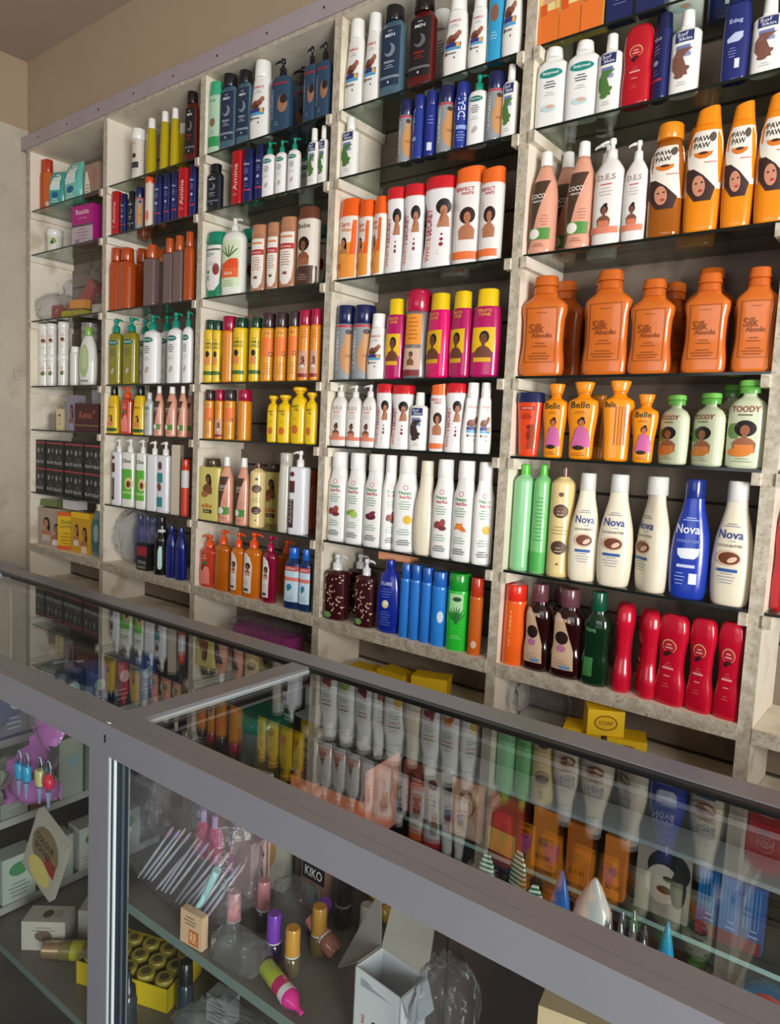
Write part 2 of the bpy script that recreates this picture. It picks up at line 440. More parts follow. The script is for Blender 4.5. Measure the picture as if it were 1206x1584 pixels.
def make(s):
    root = empty(s.name or {'box': 'carton', 'jar': 'jar', 'tube': 'tube', 'pouch': 'pouch'}.get(s.cat, 'bottle'))
    mb = MB()
    if s.box:
        w, d = s.box[:2]; mb.box(-w, w, -d, d, 0, 1, s.body)
        bd = mb.build('carton_body', root)
    else:
        z1 = s.prof[-1][0]; zz = sorted(set([p[0] for p in s.prof] + [i*z1/22 for i in range(23)]))
        mb.loft([(z, interp(s.prof, z, 1), interp(s.prof, z, 2)) for z in zz], s.body, s.n, 32)
        bd = mb.build('body', root)
    if s.cap:
        nm = 'pump' if any(c[0] == 'pump' for c in s.cap) else ('lid' if s.cat == 'jar' else 'cap')
        cap_mesh(s.cap).build(nm, root)
    if s.art:
        P = Print(surf(s)); s.art(P)
        P.mb.build('printed_label', bd)
    return root

CYL = lambda w, z1=0.8, b=0.01: [(0, w*0.93), (b, w), (z1-0.02, w), (z1, w*0.9)]
def bott(w, zs, ws, zn=0.86): return [(0, w*0.88), (0.02, w), (zs, w), ((zs+zn)/2, (w+ws)/2*1.06), (zn-0.02, ws), (zn, ws)]
white = gloss('efeee9'); cream_ = gloss('e9e0c8')

def a(P):
    P.t('Nova', 0, .575, .19, .07, '26408c'); P.lines(0, .66, .13, 2, .018, '6f7488'); P.lines(0.02, .525, .08, 1, .02, '7a96c8')
    P.t('COCOA BUTTER', 0, .485, .19, .02, '5c4a44'); P.e(0, .385, .095, .062, 'd9b9a0'); P.e(.005, .385, .08, .05, '6e3a22'); P.e(.03, .375, .038, .02, 'e2bfa4', rot=.5)
    P.r(-.075, .075, .275, .30, '2f5a9c'); P.lines(0, .262, .14, 4, .024, '8c93a6')
NP = [(0, .118), (.012, .13), (.12, .145), (.32, .152), (.5, .140), (.66, .108), (.78, .082), (.84, .076)]
D('nova', 'bottle', 'tall cream lotion bottle with brown cocoa label', NP, [('cyl', .84, .078, 1, .075, gloss('d9dad6'))], cream_, a, n=2.3, dr=.66)
def a(P):
    P.t('Nova', -.02, .585, .19, .075, 'e8ecf5'); P.lines(0, .68, .13, 2, .018, 'b9c6e8'); P.t('HYDRATANT', 0, .485, .19, .022, '8fa4d8')
    P.band([(.34, -.05, .05), (.37, -.08, .08), (.42, -.085, .085), (.43, .02, .09)], 'dfe6f2'); P.r(-.08, .06, .265, .29, 'c2cdea'); P.r(.02, .08, .13, .22, 'dfe4ee'); P.lines(-.05, .22, .09, 4, .03, 'aab8dd')
D('nova_blue', 'bottle', 'tall royal blue moisturising lotion bottle', NP, [('cyl', .84, .078, 1, .075, gloss('1b2f7a'))], gloss('1e3aa5'), a, n=2.3, dr=.66)
SP = [(0, .105), (.01, .115), (.84, .115), (.87, .095), (.905, .045), (.92, .045)]
def a(P): P.lines(0, .7, .12, 12, .035, '3f8f52', .008); P.r(-.1, .1, .02, .2, '49b04f')
D('green_wash', 'bottle', 'slim pale green body wash bottle', SP, [('cyl', .905, .05, 1, .048, gloss('58c33a'))], gloss('93d69b'), None, n=2, dr=1)
D('green_print', 'bottle', 'slim printed green body wash bottle', SP, [('cyl', .905, .05, 1, .048, gloss('58c33a'))], gloss('7ccb7c'), a, n=2, dr=1)
def a(P):
    P.e(0, .6, .07, .062, '4b3226'); P.e(0, .6, .05, .045, '6b4c3c'); P.e(0, .27, .07, .062, '4b3226'); P.lines(0, .6, .07, 2, .03, 'e2cfa0'); P.lines(0, .27, .07, 2, .03, 'e2cfa0')
    P.lines(0, .46, .15, 3, .03, '8a7450'); P.e(.0, .75, .02, .02, '6b4c3c'); P.e(0, .12, .01, .01, '6b4c3c')
D('cream_slim', 'bottle', 'slim pale yellow bottle with brown roundels', SP, [('cyl', .905, .046, 1, .04, gloss('5a3c32'))], gloss('e6cf90'), a, n=2, dr=1)
def a(P):
    k = '8a4412'
    for q in ((-.155, -.148, .14, .68), (.148, .155, .14, .68)): P.r(*q, k)
    P.r(-.155, .155, .135, .142, k); P.r(-.155, .155, .672, .679, k)
    P.t('Silk', -.04, .475, .15, .09, k); P.t('Absolu', .01, .405, .2, .05, k); P.lines(0, .63, .18, 1, .02, k); P.lines(0, .33, .16, 2, .03, k, .01); P.lines(0, .23, .24, 3, .028, k, .01)
D('orange_big', 'bottle', 'wide burnt orange lotion bottle', [(0, .19), (.02, .215), (.1, .222), (.35, .2), (.55, .205), (.67, .225), (.71, .222), (.76, .17), (.80, .125), (.82, .118)],
  [('oval', .82, .118, .9, .113, .75, gloss('c55f1c')), ('oval', .9, .122, 1, .11, .75, gloss('c96320'))], gloss('cf6a22'), a, n=3, dr=.4)
def a(P):
    P.t('Belle', 0, .7, .2, .085, '1d3418'); P.lines(0, .62, .14, 2, .022, '7a3c0a'); P.woman(.02, .47, .085, 'bun', 'b56a4c', 'c25a8a'); P.band([(.16, -.08, .11), (.32, -.05, .1), (.42, -.01, .06)], 'c9639a')
    P.e(0, .15, .06, .03, '2c2418'); P.lines(0, .08, .16, 2, .025, '7a3c0a')
D('belle', 'bottle', 'orange lotion bottle with lady in pink', [(0, .1), (.02, .12), (.3, .13), (.68, .165), (.75, .155), (.81, .07), (.84, .06)], [('oval', .84, .07, .87, .075, .9, gloss('e07a12')), ('oval', .87, .075, 1, .105, .8, gloss('f2921c'))], gloss('f0920e'), a, dr=.6)
def a(P):
    P.t('Belle', -.08, .7, .1, .07, '1d3418')
    for i in range(4): P.r(-.03+i*.03, -.018+i*.03, .2, .68, 'a85a10')
D('belle_side', 'bottle', 'orange lotion bottle turned to its back text', [(0, .1), (.02, .12), (.3, .13), (.68, .155), (.75, .145), (.81, .07), (.84, .06)], [('oval', .84, .07, .87, .075, .9, gloss('e07a12')), ('oval', .87, .075, 1, .105, .8, gloss('f2921c'))], gloss('ee8f0e'), a, dr=.6)
def a(P):
    P.t('TOODY', 0, .67, .26, .07, '8e3413'); P.lines(0, .61, .22, 1, .02, '4d5a30', .014); P.e(-.09, .42, .07, .09, '6a8a4c'); P.woman(.01, .43, .13, 'afro', '9a6040', 'd9813a'); P.e(-.03, .18, .11, .05, 'd8802e'); P.lines(0, .11, .2, 2, .03, '6c7a4c')
D('toody', 'bottle', 'pale green lotion bottle with smiling woman', [(0, .15), (.02, .175), (.4, .185), (.66, .18), (.76, .14), (.82, .07), (.85, .065)], [('oval', .85, .1, .93, .105, .85, gloss('5da644')), ('oval', .93, .11, 1, .105, .85, gloss('74be58'))], gloss('cbd3b2'), a, dr=.6)
def a(P): P.r(-.11, .11, .72, .78, 'b8301c'); P.t('CAROTENE', 0, .75, .17, .025, 'f5d6b8'); P.lines(0, .66, .18, 3, .03, '7a1408', .012); P.t('SERUM', .03, .38, .22, .05, '5c0f08', 1); P.band([(.12, 0, .1), (.3, .04, .12), (.5, .05, .12)], 'a3401c')
D('red_navy', 'bottle', 'tapered red orange bottle with navy cap', [(0, .12), (.015, .13), (.4, .155), (.84, .19)], [('oval', .84, .2, 1, .185, .7, gloss('1a2450'))], gloss('e8481c'), a, dr=.62)
def pawart(P, s=1.0):
    P.band([(.33, .04, .17), (.42, -.06, .18), (.52, -.14, .18), (.62, -.16, .17), (.72, -.15, .155), (.80, -.1, .13)], 'ece5d8')
    P.t('PAW', -.02, .735, .15, .045, '2a2320'); P.t('PAW', -.02, .68, .15, .045, '2a2320')
    P.e(.075, .74, .03, .04, '5a5048', seg=12)
    P.band([(.575, -.03, .03), (.595, -.075, .075), (.625, -.09, .09)], 'd9761c'); P.e(0, .617, .045, .012, '4a2410')
    P.band([(.535, .02, .13), (.545, .02, .13)], 'c8867a')
    P.band([(.24, -.05, .1), (.34, -.14, .13), (.44, -.15, .02), (.5, -.15, -.08)], '3a2220'); P.e(-.02, .36, .06, .085, 'c9896c', rot=.25); P.e(0, .32, .022, .012, 'a83c40'); P.e(-.045, .38, .012, .008, '20140f', 8, 1); P.e(.01, .385, .012, .008, '20140f', 8, 1)
PW = [(0, .145), (.02, .165), (.3, .18), (.55, .182), (.7, .165), (.8, .14), (.85, .125)]
D('paw', 'bottle', 'large orange papaya lotion bottle', PW, [('slant', .85, .125, 1, .10, .75, .03, gloss('ee8d10'))], gloss('ec8a0e'), pawart, dr=.62)
D('paw_gel', 'bottle', 'amber papaya gel bottle', [(0, .145), (.02, .165), (.55, .172), (.7, .165), (.82, .12), (.86, .115)], [('cyl', .86, .125, 1, .12, gloss('e58a18'))], M('b06212', .12, .6, 0, .25, name='amber_gel'), pawart, dr=.62)
def a(P):
    P.band([(.05, -.13, -.12), (.2, -.13, -.07), (.4, -.13, -.02), (.55, -.12, .03), (.66, -.11, .07), (.70, -.1, .09)], '4a3628', 8)
    P.t('COCO', -.03, .55, .15, .045, 'f0e8e0'); P.t('PEACH', -.03, .5, .1, .02, 'f0e8e0'); P.lines(.05, .36, .1, 4, .028, 'b06c58')
    P.band([(.13, -.11, .11), (.24, -.11, .115)], '4e8a3a'); P.e(-.045, .185, .055, .05, 'ece6da'); P.lines(0, .09, .12, 2, .02, '9c5a48')
D('coco', 'bottle', 'peach coloured coconut lotion bottle, white cap', [(0, .12), (.02, .132), (.5, .135), (.68, .115), (.8, .075), (.86, .058)], [('cyl', .86, .058, 1, .052, white)], gloss('dd9f86'), a, n=2.2, dr=.8)
def a(P):
    P.t('D.E.S', 0, .62, .17, .055, 'a98f90'); P.lines(0, .56, .18, 1, .02, 'cf5a50', .012); P.lines(0, .52, .14, 3, .03, 'b3a09c'); P.woman(0, .31, .075, 'bun', '7d4e38', 'd97a58'); P.band([(.1, -.125, .125), (.16, -.125, .125)], 'e08468')
D('des', 'bottle', 'white pump bottle with woman and coral band', [(0, .125), (.02, .14), (.5, .148), (.68, .135), (.78, .08), (.81, .055)], [('pump', .81, .055, -1, white)], gloss('ece8e2'), a, dr=.62)
def a(P):
    P.e(0, .66, .15, .058, '1d8a80'); P.t('Babymed', 0, .66, .2, .045, 'f2f5f2'); P.lines(0, .56, .17, 3, .035, '555b60', .014); P.lines(0, .42, .15, 2, .03, '8b9296'); P.e(0, .22, .1, .045, 'bcd7d8'); P.e(.02, .235, .055, .022, 'dca98c')
D('babymed', 'bottle', 'white baby lotion bottle with teal oval', [(0, .19), (.02, .2), (.6, .205), (.78, .19), (.85, .12), (.87, .1)], [('cyl', .87, .11, 1, .1, white)], gloss('eeeeea'), a, n=3, dr=.5)
def a(P):
    P.e(0, .63, .105, .04, '17756c'); P.t('Babymed', 0, .63, .15, .03, 'f2f5f2'); P.lines(0, .54, .13, 4, .03, '565c62', .011); P.lines(0, .38, .12, 2, .03, '8b9296'); P.e(.01, .2, .03, .05, 'b9b1ac', rot=-.5)
TEAL = gloss('149079')
D('baby_pump', 'bottle', 'white baby lotion bottle with teal pump', [(0, .13), (.015, .14), (.66, .14), (.74, .12), (.78, .055)], [('pump', .78, .058, 1, TEAL)], gloss('eeeeec'), a, n=2.3, dr=.7)
D('baby_oil', 'bottle', 'clear yellow baby oil bottle with teal pump', [(0, .13), (.015, .14), (.68, .14), (.76, .12), (.79, .055)], [('pump', .79, .065, 1, TEAL)], M('a39a22', .1, .6, 0, .3, name='yellow_oil'), a, n=2.6, dr=.65)
D('baby_slim', 'bottle', 'grey white baby bottle with teal oval', [(0, .16), (.015, .17), (.74, .17), (.84, .08)], [('cyl', .84, .08, 1, .075, gloss('c9cccc'))], gloss('c2c6c6'), a, n=2.4, dr=.7)
def sof(c):
    def a(P):
        P.r(-.1, .1, .6, .73, '222f66'); P.t('Sof', -.02, .69, .12, .045, 'dfe2ee'); P.t('Skin', .01, .635, .14, .04, 'dfe2ee')
        P.r(-.08, .07, .5, .56, '6b7cae'); P.r(-.07, .08, .42, .47, '8a97bd'); P.band([(.2, -.06, .06), (.3, -.11, .04), (.42, -.11, 0), (.52, -.06, .1)], c, 5); P.e(.02, .27, .06, .035, c, rot=.4); P.e(-.03, .2, .05, .035, c)
        P.lines(0, .12, .12, 2, .03, '8b9296')
    return a
SS = [(0, .15), (.015, .16), (.72, .16), (.76, .13), (.785, .075), (.8, .072)]
D('sof_brown', 'bottle', 'white lotion bottle, navy and brown swirl label', SS, [('cyl', .8, .075, 1, .068, white)], white, sof('7c5244'), n=2.6, dr=.6)
D('sof_green', 'bottle', 'white lotion bottle, navy and green label', SS, [('cyl', .8, .075, 1, .068, white)], white, sof('4f7a3a'), n=2.6, dr=.6)
D('sof_slim', 'bottle', 'white lotion bottle, dark cocoa bean label', SS, [('cyl', .8, .075, 1, .068, white)], white, sof('3e2c2a'), n=2.6, dr=.6)
def redart(P):
    P.e(0, .66, .09, .075, 'd9b07a', seg=24); P.e(0, .655, .08, .068, 'b81f2e'); P.lines(0, .68, .1, 2, .035, 'efc8b8', .01); P.e(0, .585, .045, .02, '45101c'); P.e(-.03, .56, .03, .02, '300a14')
    P.r(-.07, .07, .4, .42, 'e6a5a0'); P.lines(0, .47, .1, 2, .03, 'd6706c'); P.lines(0, .33, .13, 1, .03, 'e6a5a0', .01); P.lines(0, .24, .1, 2, .03, 'd6706c')
RS = [(0, .17), (.03, .2), (.3, .2), (.5, .185), (.7, .2), (.88, .19), (.96, .16), (1.0, .12)]
D('red_shampoo', 'bottle', 'red shampoo bottle with fruit emblem', RS, None, gloss('b80f22'), redart, n=2.8, dr=.5)
D('red_curve', 'bottle', 'wavy crimson conditioner bottle standing on its cap', [(0, .165), (.03, .185), (.16, .185), (.42, .148), (.6, .155), (.82, .185), (.93, .17), (.985, .135), (1.0, .09)], None, gloss('c2102e'), redart, n=2.8, dr=.55)
def a(P): P.t('Amina', .0, .5, .5, .11, 'e9b8b0', 1); P.lines(0, .2, .14, 2, .03, 'e9b8b0')
D('red_tall', 'bottle', 'tall red boxed bottle with vertical script', CYL(.13, 1.0), None, gloss('b3121f'), a, n=4, dr=.8)
def a(P): P.t('Nivo', 0, .7, .15, .05, 'c8cfe2'); P.lines(0, .62, .14, 3, .04, '8894bd', .012); P.e(0, .42, .05, .03, 'aab3d2'); P.r(-.11, .11, .2, .23, 'b83248'); P.lines(0, .33, .14, 2, .04, '8894bd')
D('navy_tall', 'bottle', 'dark navy body lotion bottle', [(0, .13), (.01, .14), (.8, .14), (.82, .13)], [('oval', .82, .135, 1, .125, .75, gloss('141c48'))], gloss('18235e'), a, n=2.6, dr=.75)
def a(P): P.t('Edeg', 0, .62, .17, .06, 'b9c6ea'); P.band([(.4, -.09, .05), (.44, -.1, .1), (.5, 0, .1)], 'bcc8e6'); P.lines(-.02, .34, .12, 4, .03, '8fa0d2'); P.r(.02, .08, .12, .22, 'd8dcea')
D('navy_big', 'bottle', 'broad navy lotion bottle with white splash', [(0, .16), (.02, .175), (.5, .185), (.8, .16), (.83, .14)], [('oval', .83, .145, 1, .13, .7, gloss('18224f'))], gloss('1c2a6c'), a, n=2.5, dr=.6)
def a(P):
    P.t('FAMILIA', 0, .655, .17, .03, 'd0606a'); P.lines(0, .61, .12, 2, .022, '9a9aa4', .007)
    P.e(-.055, .43, .07, .045, '7a4434', rot=.5); P.e(.03, .45, .06, .04, '8a5440', rot=.8); P.e(.07, .49, .035, .035, 'a36a50'); P.e(-.02, .4, .05, .03, '5c3026')
    P.r(-.12, .11, .325, .375, '2a3a86'); P.r(-.12, .11, .29, .32, '4aa0cf'); P.e(.07, .345, .03, .03, 'e0b050'); P.e(-.09, .25, .022, .022, '6a5440'); P.r(-.06, .05, .24, .255, '6c6660'); P.e(.03, .19, .01, .012, '444444')
FP = [(0, .15), (.015, .165), (.2, .175), (.42, .16), (.6, .14), (.76, .125), (.785, .115)]
D('familia', 'bottle', 'white family lotion bottle with clasped hands', FP, [('cyl', .785, .108, 1, .10, white)], white, a, n=2.3, dr=.62)
def a(P): P.lines(0, .66, .16, 14, .033, '9a9aa4', .012); P.r(0, .09, .14, .22, '444448')
D('familia_back', 'bottle', 'white lotion bottle showing its back text', FP, [('cyl', .785, .108, 1, .10, white)], white, a, n=2.3, dr=.62)
def menart(bg, fg, ac):
    def a(P):
        P.r(-.15, .15, .1, .76, bg); P.t('MEN', 0, .665, .15, .035, 'e4e6ea'); P.lines(0, .72, .12, 1, .03, 'b8bec6', .01); P.e(0, .5, .085, .075, fg); P.e(-.03, .52, .06, .06, bg); P.t('FRESH', 0, .365, .15, .028, ac); P.lines(0, .33, .17, 2, .025, ac)
        P.r(-.15, .15, .18, .21, fg); P.e(.0, .14, .012, .014, 'e8e8e8')
    return a
MP = [(0, .17), (.015, .185), (.74, .185), (.8, .15), (.83, .13)]
D('men_blue', 'bottle', 'blue grey mens shampoo bottle with black cap', MP, [('cyl', .83, .13, 1, .125, gloss('17181d'))], gloss('4a6878'), menart('22344c', '7d8a98', 'c4ccd8'), n=2.8, dr=.5)
D('men_red', 'bottle', 'dark red mens shampoo bottle with black cap', MP, [('cyl', .83, .13, 1, .125, gloss('15100f'))], gloss('5a1716'), menart('1d1a1d', '66666c', 'b0322a'), n=2.8, dr=.5)
D('men_dark', 'bottle', 'near black mens shampoo bottle', MP, [('oval', .83, .12, 1, .13, .7, gloss('14161c'))], gloss('1c222c'), menart('151a22', '707888', 'b4bcc8'), n=2.8, dr=.5)
def clair(body):
    def a(P):
        P.r(-.2, .2, .02, .72, body); P.r(-.15, .15, .7, .73, 'b8394a'); P.t('CLAIRMEN', -.115, .39, .5, .055, 'dfe2e4', 1)
        P.band([(.08, .08, .15), (.16, -.02, .16), (.3, -.05, .16), (.42, -.04, .15), (.5, .0, .14), (.6, .02, .12)], 'c08a54'); P.e(.07, .61, .05, .06, 'c08a54'); P.e(.07, .64, .048, .035, '3a2a22'); P.band([(.3, .03, .13), (.34, .03, .13)], 'a06c3c')
    return a
D('clairmen', 'bottle', 'silver mens lotion can with navy cap', [(0, .155), (.015, .165), (.73, .165), (.75, .155)], [('cyl', .75, .16, 1, .155, gloss('182050'))], M('9a9ea2', .3, .2, .5, name='silver_plastic'), clair('8d9296'), n=2, dr=1)
def a(P): P.t('IDEAL', .0, .6, .36, .11, 'd9dff0', 1); P.r(-.08, .1, .28, .34, '8fa6d8'); P.lines(0, .24, .15, 4, .04, '7f93cc', .014)
D('ideal', 'bottle', 'slim blue bottle with vertical white lettering', CYL(.125, .78), [('cyl', .78, .11, 1, .105, gloss('1d2f80'))], gloss('1f378f'), a, n=2, dr=1)
def a(P): P.lines(0, .6, .12, 3, .05, '6d80c2', .015); P.r(-.05, .04, .08, .2, 'd0d6e6')
D('blue_slim', 'bottle', 'slim dark blue bottle with barcode', CYL(.125, .78), [('cyl', .78, .11, 1, .105, gloss('1d2c7c'))], gloss('1c2c84'), a, n=2, dr=1)
def a(P): P.e(0, .5, .07, .09, '8c5a44'); P.t('SKIN', 0, .7, .14, .04, 'e8f2f5'); P.lines(0, .3, .14, 3, .03, 'cfe4ee')
D('skyblue', 'tube', 'bright sky blue tube with portrait', CYL(.14, .84), [('cyl', .84, .13, 1, .125, gloss('2f7fae'))], gloss('2e9ccb'), a, n=2.4, dr=.7)
def a(P):
    P.band([(.02, -.18, .18), (.35, -.18, .18), (.45, -.18, .18)], 'ef9a3c'); P.band([(.3, .06, .18), (.5, .1, .19), (.62, .1, .19), (.72, .12, .19)], 'e86018'); P.t('Caro', -.03, .675, .2, .06, 'cf4a18'); P.t('White', 0, .605, .18, .05, 'd8863c')
    P.woman(-.04, .44, .1, 'long', 'b57a56', 'f0a040'); P.r(-.16, -.08, .12, .2, 'd84a10')
D('caro', 'bottle', 'white and orange carrot lotion bottle', [(0, .18), (.015, .19), (.76, .19), (.775, .18)], [('oval', .775, .185, 1, .165, .75, gloss('f0601a'))], gloss('f0e6da'), a, n=2.3, dr=.72)
def a(P):
    P.e(.07, .66, .085, .085, '17100d'); P.e(.07, .62, .04, .055, 'b27656'); P.band([(.44, .0, .14), (.54, .03, .13), (.58, .05, .1)], 'b27656'); P.band([(.5, .02, .05), (.62, .05, .08)], '9a5c40')
    P.t('WHITE', -.09, .2, .27, .07, 'd9806a', 1); P.t('SECRET', -.09, .5, .3, .08, 'b32238', 1)
    for i, q in enumerate((.012, .018, .022)): P.e(.06, .36-i*.055, q, q, '8c2c34')
    P.lines(.03, .18, .02, 2, .03, '999999')
def dots(c0):
    return c0
D('secret', 'bottle', 'white bottle with red dotted cap, vertical lettering', [(0, .17), (.015, .18), (.3, .16), (.6, .155), (.84, .18), (.86, .18)], [('oval', .86, .18, 1, .175, .75, gloss('cf1f2a'))], gloss('eeebea'), a, n=2.3, dr=.7)
def a(P):
    P.t('PERFECT', -.02, .76, .24, .04, 'c03a3a'); P.t('WHITE', .02, .715, .15, .03, 'b03038'); P.woman(.03, .47, .12, 'afro', 'b27352', None, '2a1712', True); P.r(-.18, .18, .04, .12, 'e8743a'); P.lines(-.09, .62, .09, 3, .03, 'bbb0ac')
D('perfect', 'bottle', 'white bottle with orange cap and curly haired woman', [(0, .16), (.015, .17), (.82, .175), (.83, .17)], [('slant', .83, .17, 1, .165, .75, .03, gloss('ec6a22'))], gloss('ece6e2'), a, n=2.3, dr=.72)
def mag(b):
    def a(P):
        P.t('FRUITS', 0, .75, .17, .03, 'e6b32c'); P.t('TONE', 0, .705, .15, .035, 'e6b32c'); P.r(-.14, .14, .28, .56, 'e8b818'); P.woman(.01, .43, .13, 'short', '6e3e28', None); P.r(-.11, .11, .17, .22, 'dda82a')
    return a
MGP = [(0, .16), (.02, .18), (.4, .185), (.78, .165), (.8, .15)]
D('magenta', 'bottle', 'magenta lotion bottle with yellow cap', MGP, [('oval', .8, .13, 1, .125, .8, gloss('eac416'))], gloss('b51560'), mag(0), n=2.4, dr=.6)
D('pink_hot', 'bottle', 'hot pink lotion bottle with yellow cap', MGP, [('oval', .8, .13, 1, .125, .8, gloss('eac416'))], gloss('e0106e'), mag(0), n=2.4, dr=.6)
def a(P): P.r(-.19, .06, .38, .72, 'e39028'); P.lines(-.06, .68, .16, 6, .045, 'b0601c', .014); P.r(-.19, .06, .1, .34, 'c9aa94'); P.woman(-.07, .26, .06, 'short', '7a4a32'); P.r(-.19, .06, .03, .09, '7a1c24')
D('grey_crimson', 'bottle', 'grey bottle with big crimson cap, orange label', [(0, .17), (.015, .185), (.4, .175), (.73, .17), (.75, .165)], [('cyl', .75, .175, .96, .175, gloss('b0123e')), ('cyl', .955, .165, 1, .14, gloss('a51039'))], gloss('6f6b6d'), a, n=2.2, dr=.85)
def herbs(fruit):
    def a(P):
        P.e(0, .67, .03, .026, 'd0606a', seg=16); P.e(0, .67, .022, .019, 'f0eeea', seg=16); P.t('Happy', 0, .615, .15, .045, '4f9a5a'); P.t('herbs', .01, .575, .14, .035, 'c23a44'); P.lines(0, .53, .16, 4, .025, '74a080', .008)
        if fruit == 'bean': P.e(-.04, .34, .045, .035, '8c3c3c', rot=.5); P.e(.03, .36, .035, .045, '9a4a44', rot=-.4); P.e(.03, .31, .05, .025, '7a2c30')
        elif fruit == 'aloe': P.e(-.02, .35, .07, .025, '7fae3c', rot=.3); P.e(.03, .33, .05, .04, 'a9cc62')
        elif fruit == 'date': P.e(0, .33, .07, .035, '5c1a2c'); P.e(.02, .36, .05, .025, '7c2c40', rot=.5)
        elif fruit == 'carrot': P.e(.02, .34, .07, .025, 'e2742a', rot=-.5); P.e(-.01, .35, .06, .02, 'ee8a3c', rot=.5)
        else: P.e(.04, .34, .05, .045, 'e0b428')
        P.lines(0, .24, .17, 3, .025, '7fa489', .008); P.lines(0, .13, .18, 3, .022, '777c80', .012)
    return a
HP = [(0, .125), (.012, .14), (.5, .142), (.64, .138), (.74, .108), (.82, .095)]
for k_, q_ in (('bean', 'brown cocoa beans'), ('aloe', 'green aloe slices'), ('date', 'dark red dates'), ('carrot', 'an orange carrot'), ('lemon', 'a yellow lemon')):
    D('happy_'+k_, 'bottle', 'tall white herbal bottle with '+q_, HP, [('cyl', .82, .098, 1, .094, white)], gloss('eeeeea'), herbs(k_), n=2.3, dr=.68)
D('cream_plain', 'bottle', 'tall plain cream bottle turned to its side', [(0, .11), (.012, .125), (.3, .15), (.5, .14), (.72, .095), (.84, .085)], [('cyl', .84, .085, 1, .08, cream_)], cream_, None, n=2.2, dr=.8)
def a(P):
    rr = random.Random(3)
    for i in range(46):
        u, z, g = rr.uniform(-.18, .18), rr.uniform(.06, .68), rr.uniform(0, PI)
        for q in (-.5, 0, .5): P.e(u+.01*math.cos(g+q), z+.012*math.sin(g+q), .018, .005, 'cfae9e', 6, 1, g+q)
    P.e(0, .1, .06, .045, '6f9a54')
D('pattern_pump', 'bottle', 'dark brown leaf patterned pump bottle', [(0, .18), (.015, .2), (.7, .2), (.74, .17), (.76, .08)], [('pump', .76, .075, 1, gloss('dfe0e2'))], gloss('3c1418'), a, n=3, dr=.6)
def a(P): P.t("D'LAMER", 0, .68, .2, .05, 'c4ccdf'); P.lines(0, .61, .2, 4, .035, '6576b8', .01); P.e(0, .4, .06, .055, 'd8c890'); P.e(.01, .42, .04, .035, 'ece6d0'); P.lines(0, .3, .2, 6, .035, '6576b8', .01)
D('dlamer', 'bottle', 'broad oval royal blue lotion bottle', [(0, .15), (.03, .19), (.35, .215), (.6, .2), (.78, .15), (.86, .08), (.88, .07)], [('cyl', .88, .075, 1, .07, gloss('1a2c96'))], gloss('142a96'), a, n=2.4, dr=.55)
def a(P): P.e(.05, .4, .06, .08, 'c9d8e6')
D('blue_tube', 'tube', 'bright blue slim tube in clear wrap', [(0, .12), (.015, .13), (.78, .13), (.8, .12)], [('cyl', .8, .115, 1, .11, gloss('1f5cb4'))], gloss('2a78cf'), None, n=2, dr=1)
D('blue_roll', 'tube', 'wide blue spray can with white flower', [(0, .15), (.015, .16), (.78, .16), (.8, .15)], [('cyl', .8, .145, 1, .14, gloss('2668c4'))], gloss('2a82da'), a, n=2, dr=1)
def a(P):
    P.r(-.13, .1, .5, .74, 'a8d9a0'); P.e(0, .67, .07, .03, '1d4a28')
    for g in (-.9, -.55, -.25, 0, .25, .55, .9): P.e(.13*math.sin(g)*.6, .36+.1*math.cos(g), .012, .12, '1c6a2c', 10, 2, -g)
    P.lines(0, .2, .2, 2, .03, 'a8d9a0')
D('aloe_green', 'bottle', 'bright green aloe gel bottle', [(0, .17), (.015, .18), (.76, .18), (.78, .17)], [('cyl', .78, .175, 1, .17, gloss('1f9a30'))], gloss('2bbf35'), a, n=2.2, dr=.85)
def a(P): P.e(0, .14, .06, .05, 'd9b8a0'); P.lines(0, .6, .15, 6, .05, 'b05818', .014)
D('orange_slim', 'bottle', 'slim deep orange bottle', [(0, .13), (.015, .14), (.74, .14), (.76, .13)], [('cyl', .76, .135, 1, .13, gloss('b8361a'))], gloss('c9601c'), a, n=2.2, dr=.85)
def a(P): P.t('VITAMIN', -.04, .45, .45, .035, 'f5b080', 1)
D('orange_tube', 'tube', 'neon orange tube with red cap', [(0, .14), (.015, .15), (.78, .145), (.8, .14)], [('cyl', .8, .145, 1, .14, gloss('e8301e'))], gloss('f4641a'), a, n=2.2, dr=.85)
def a(P): P.e(0, .42, .06, .06, '8a6a50'); P.r(-.13, .13, .08, .22, '2f9a5a'); P.t('Family', 0, .72, .14, .04, '3f9a6a'); P.lines(0, .3, .12, 2, .03, '7a9a84')
D('mint', 'bottle', 'pale mint green lotion bottle', [(0, .14), (.015, .15), (.76, .15), (.8, .14)], [('oval', .8, .13, 1, .12, .75, gloss('3fae84'))], gloss('b5d6bc'), a, n=2.4, dr=.65)
def a(P): P.t('CLAIRMEN', -.11, .36, .4, .045, '8ea0b4', 1); P.e(.07, .36, .08, .12, '9a6e52'); P.e(.09, .42, .06, .06, '2a1c1a'); P.r(-.14, .14, .62, .65, '8c2c3c'); P.lines(-.03, .12, .1, 2, .03, '8ea0b4')
D('dark_pump', 'bottle', 'dark blue mens wash with black pump', [(0, .17), (.015, .185), (.66, .185), (.74, .15), (.77, .07)], [('pump', .77, .06, -1, gloss('12121a'))], gloss('2a4660'), a, n=2.8, dr=.55)
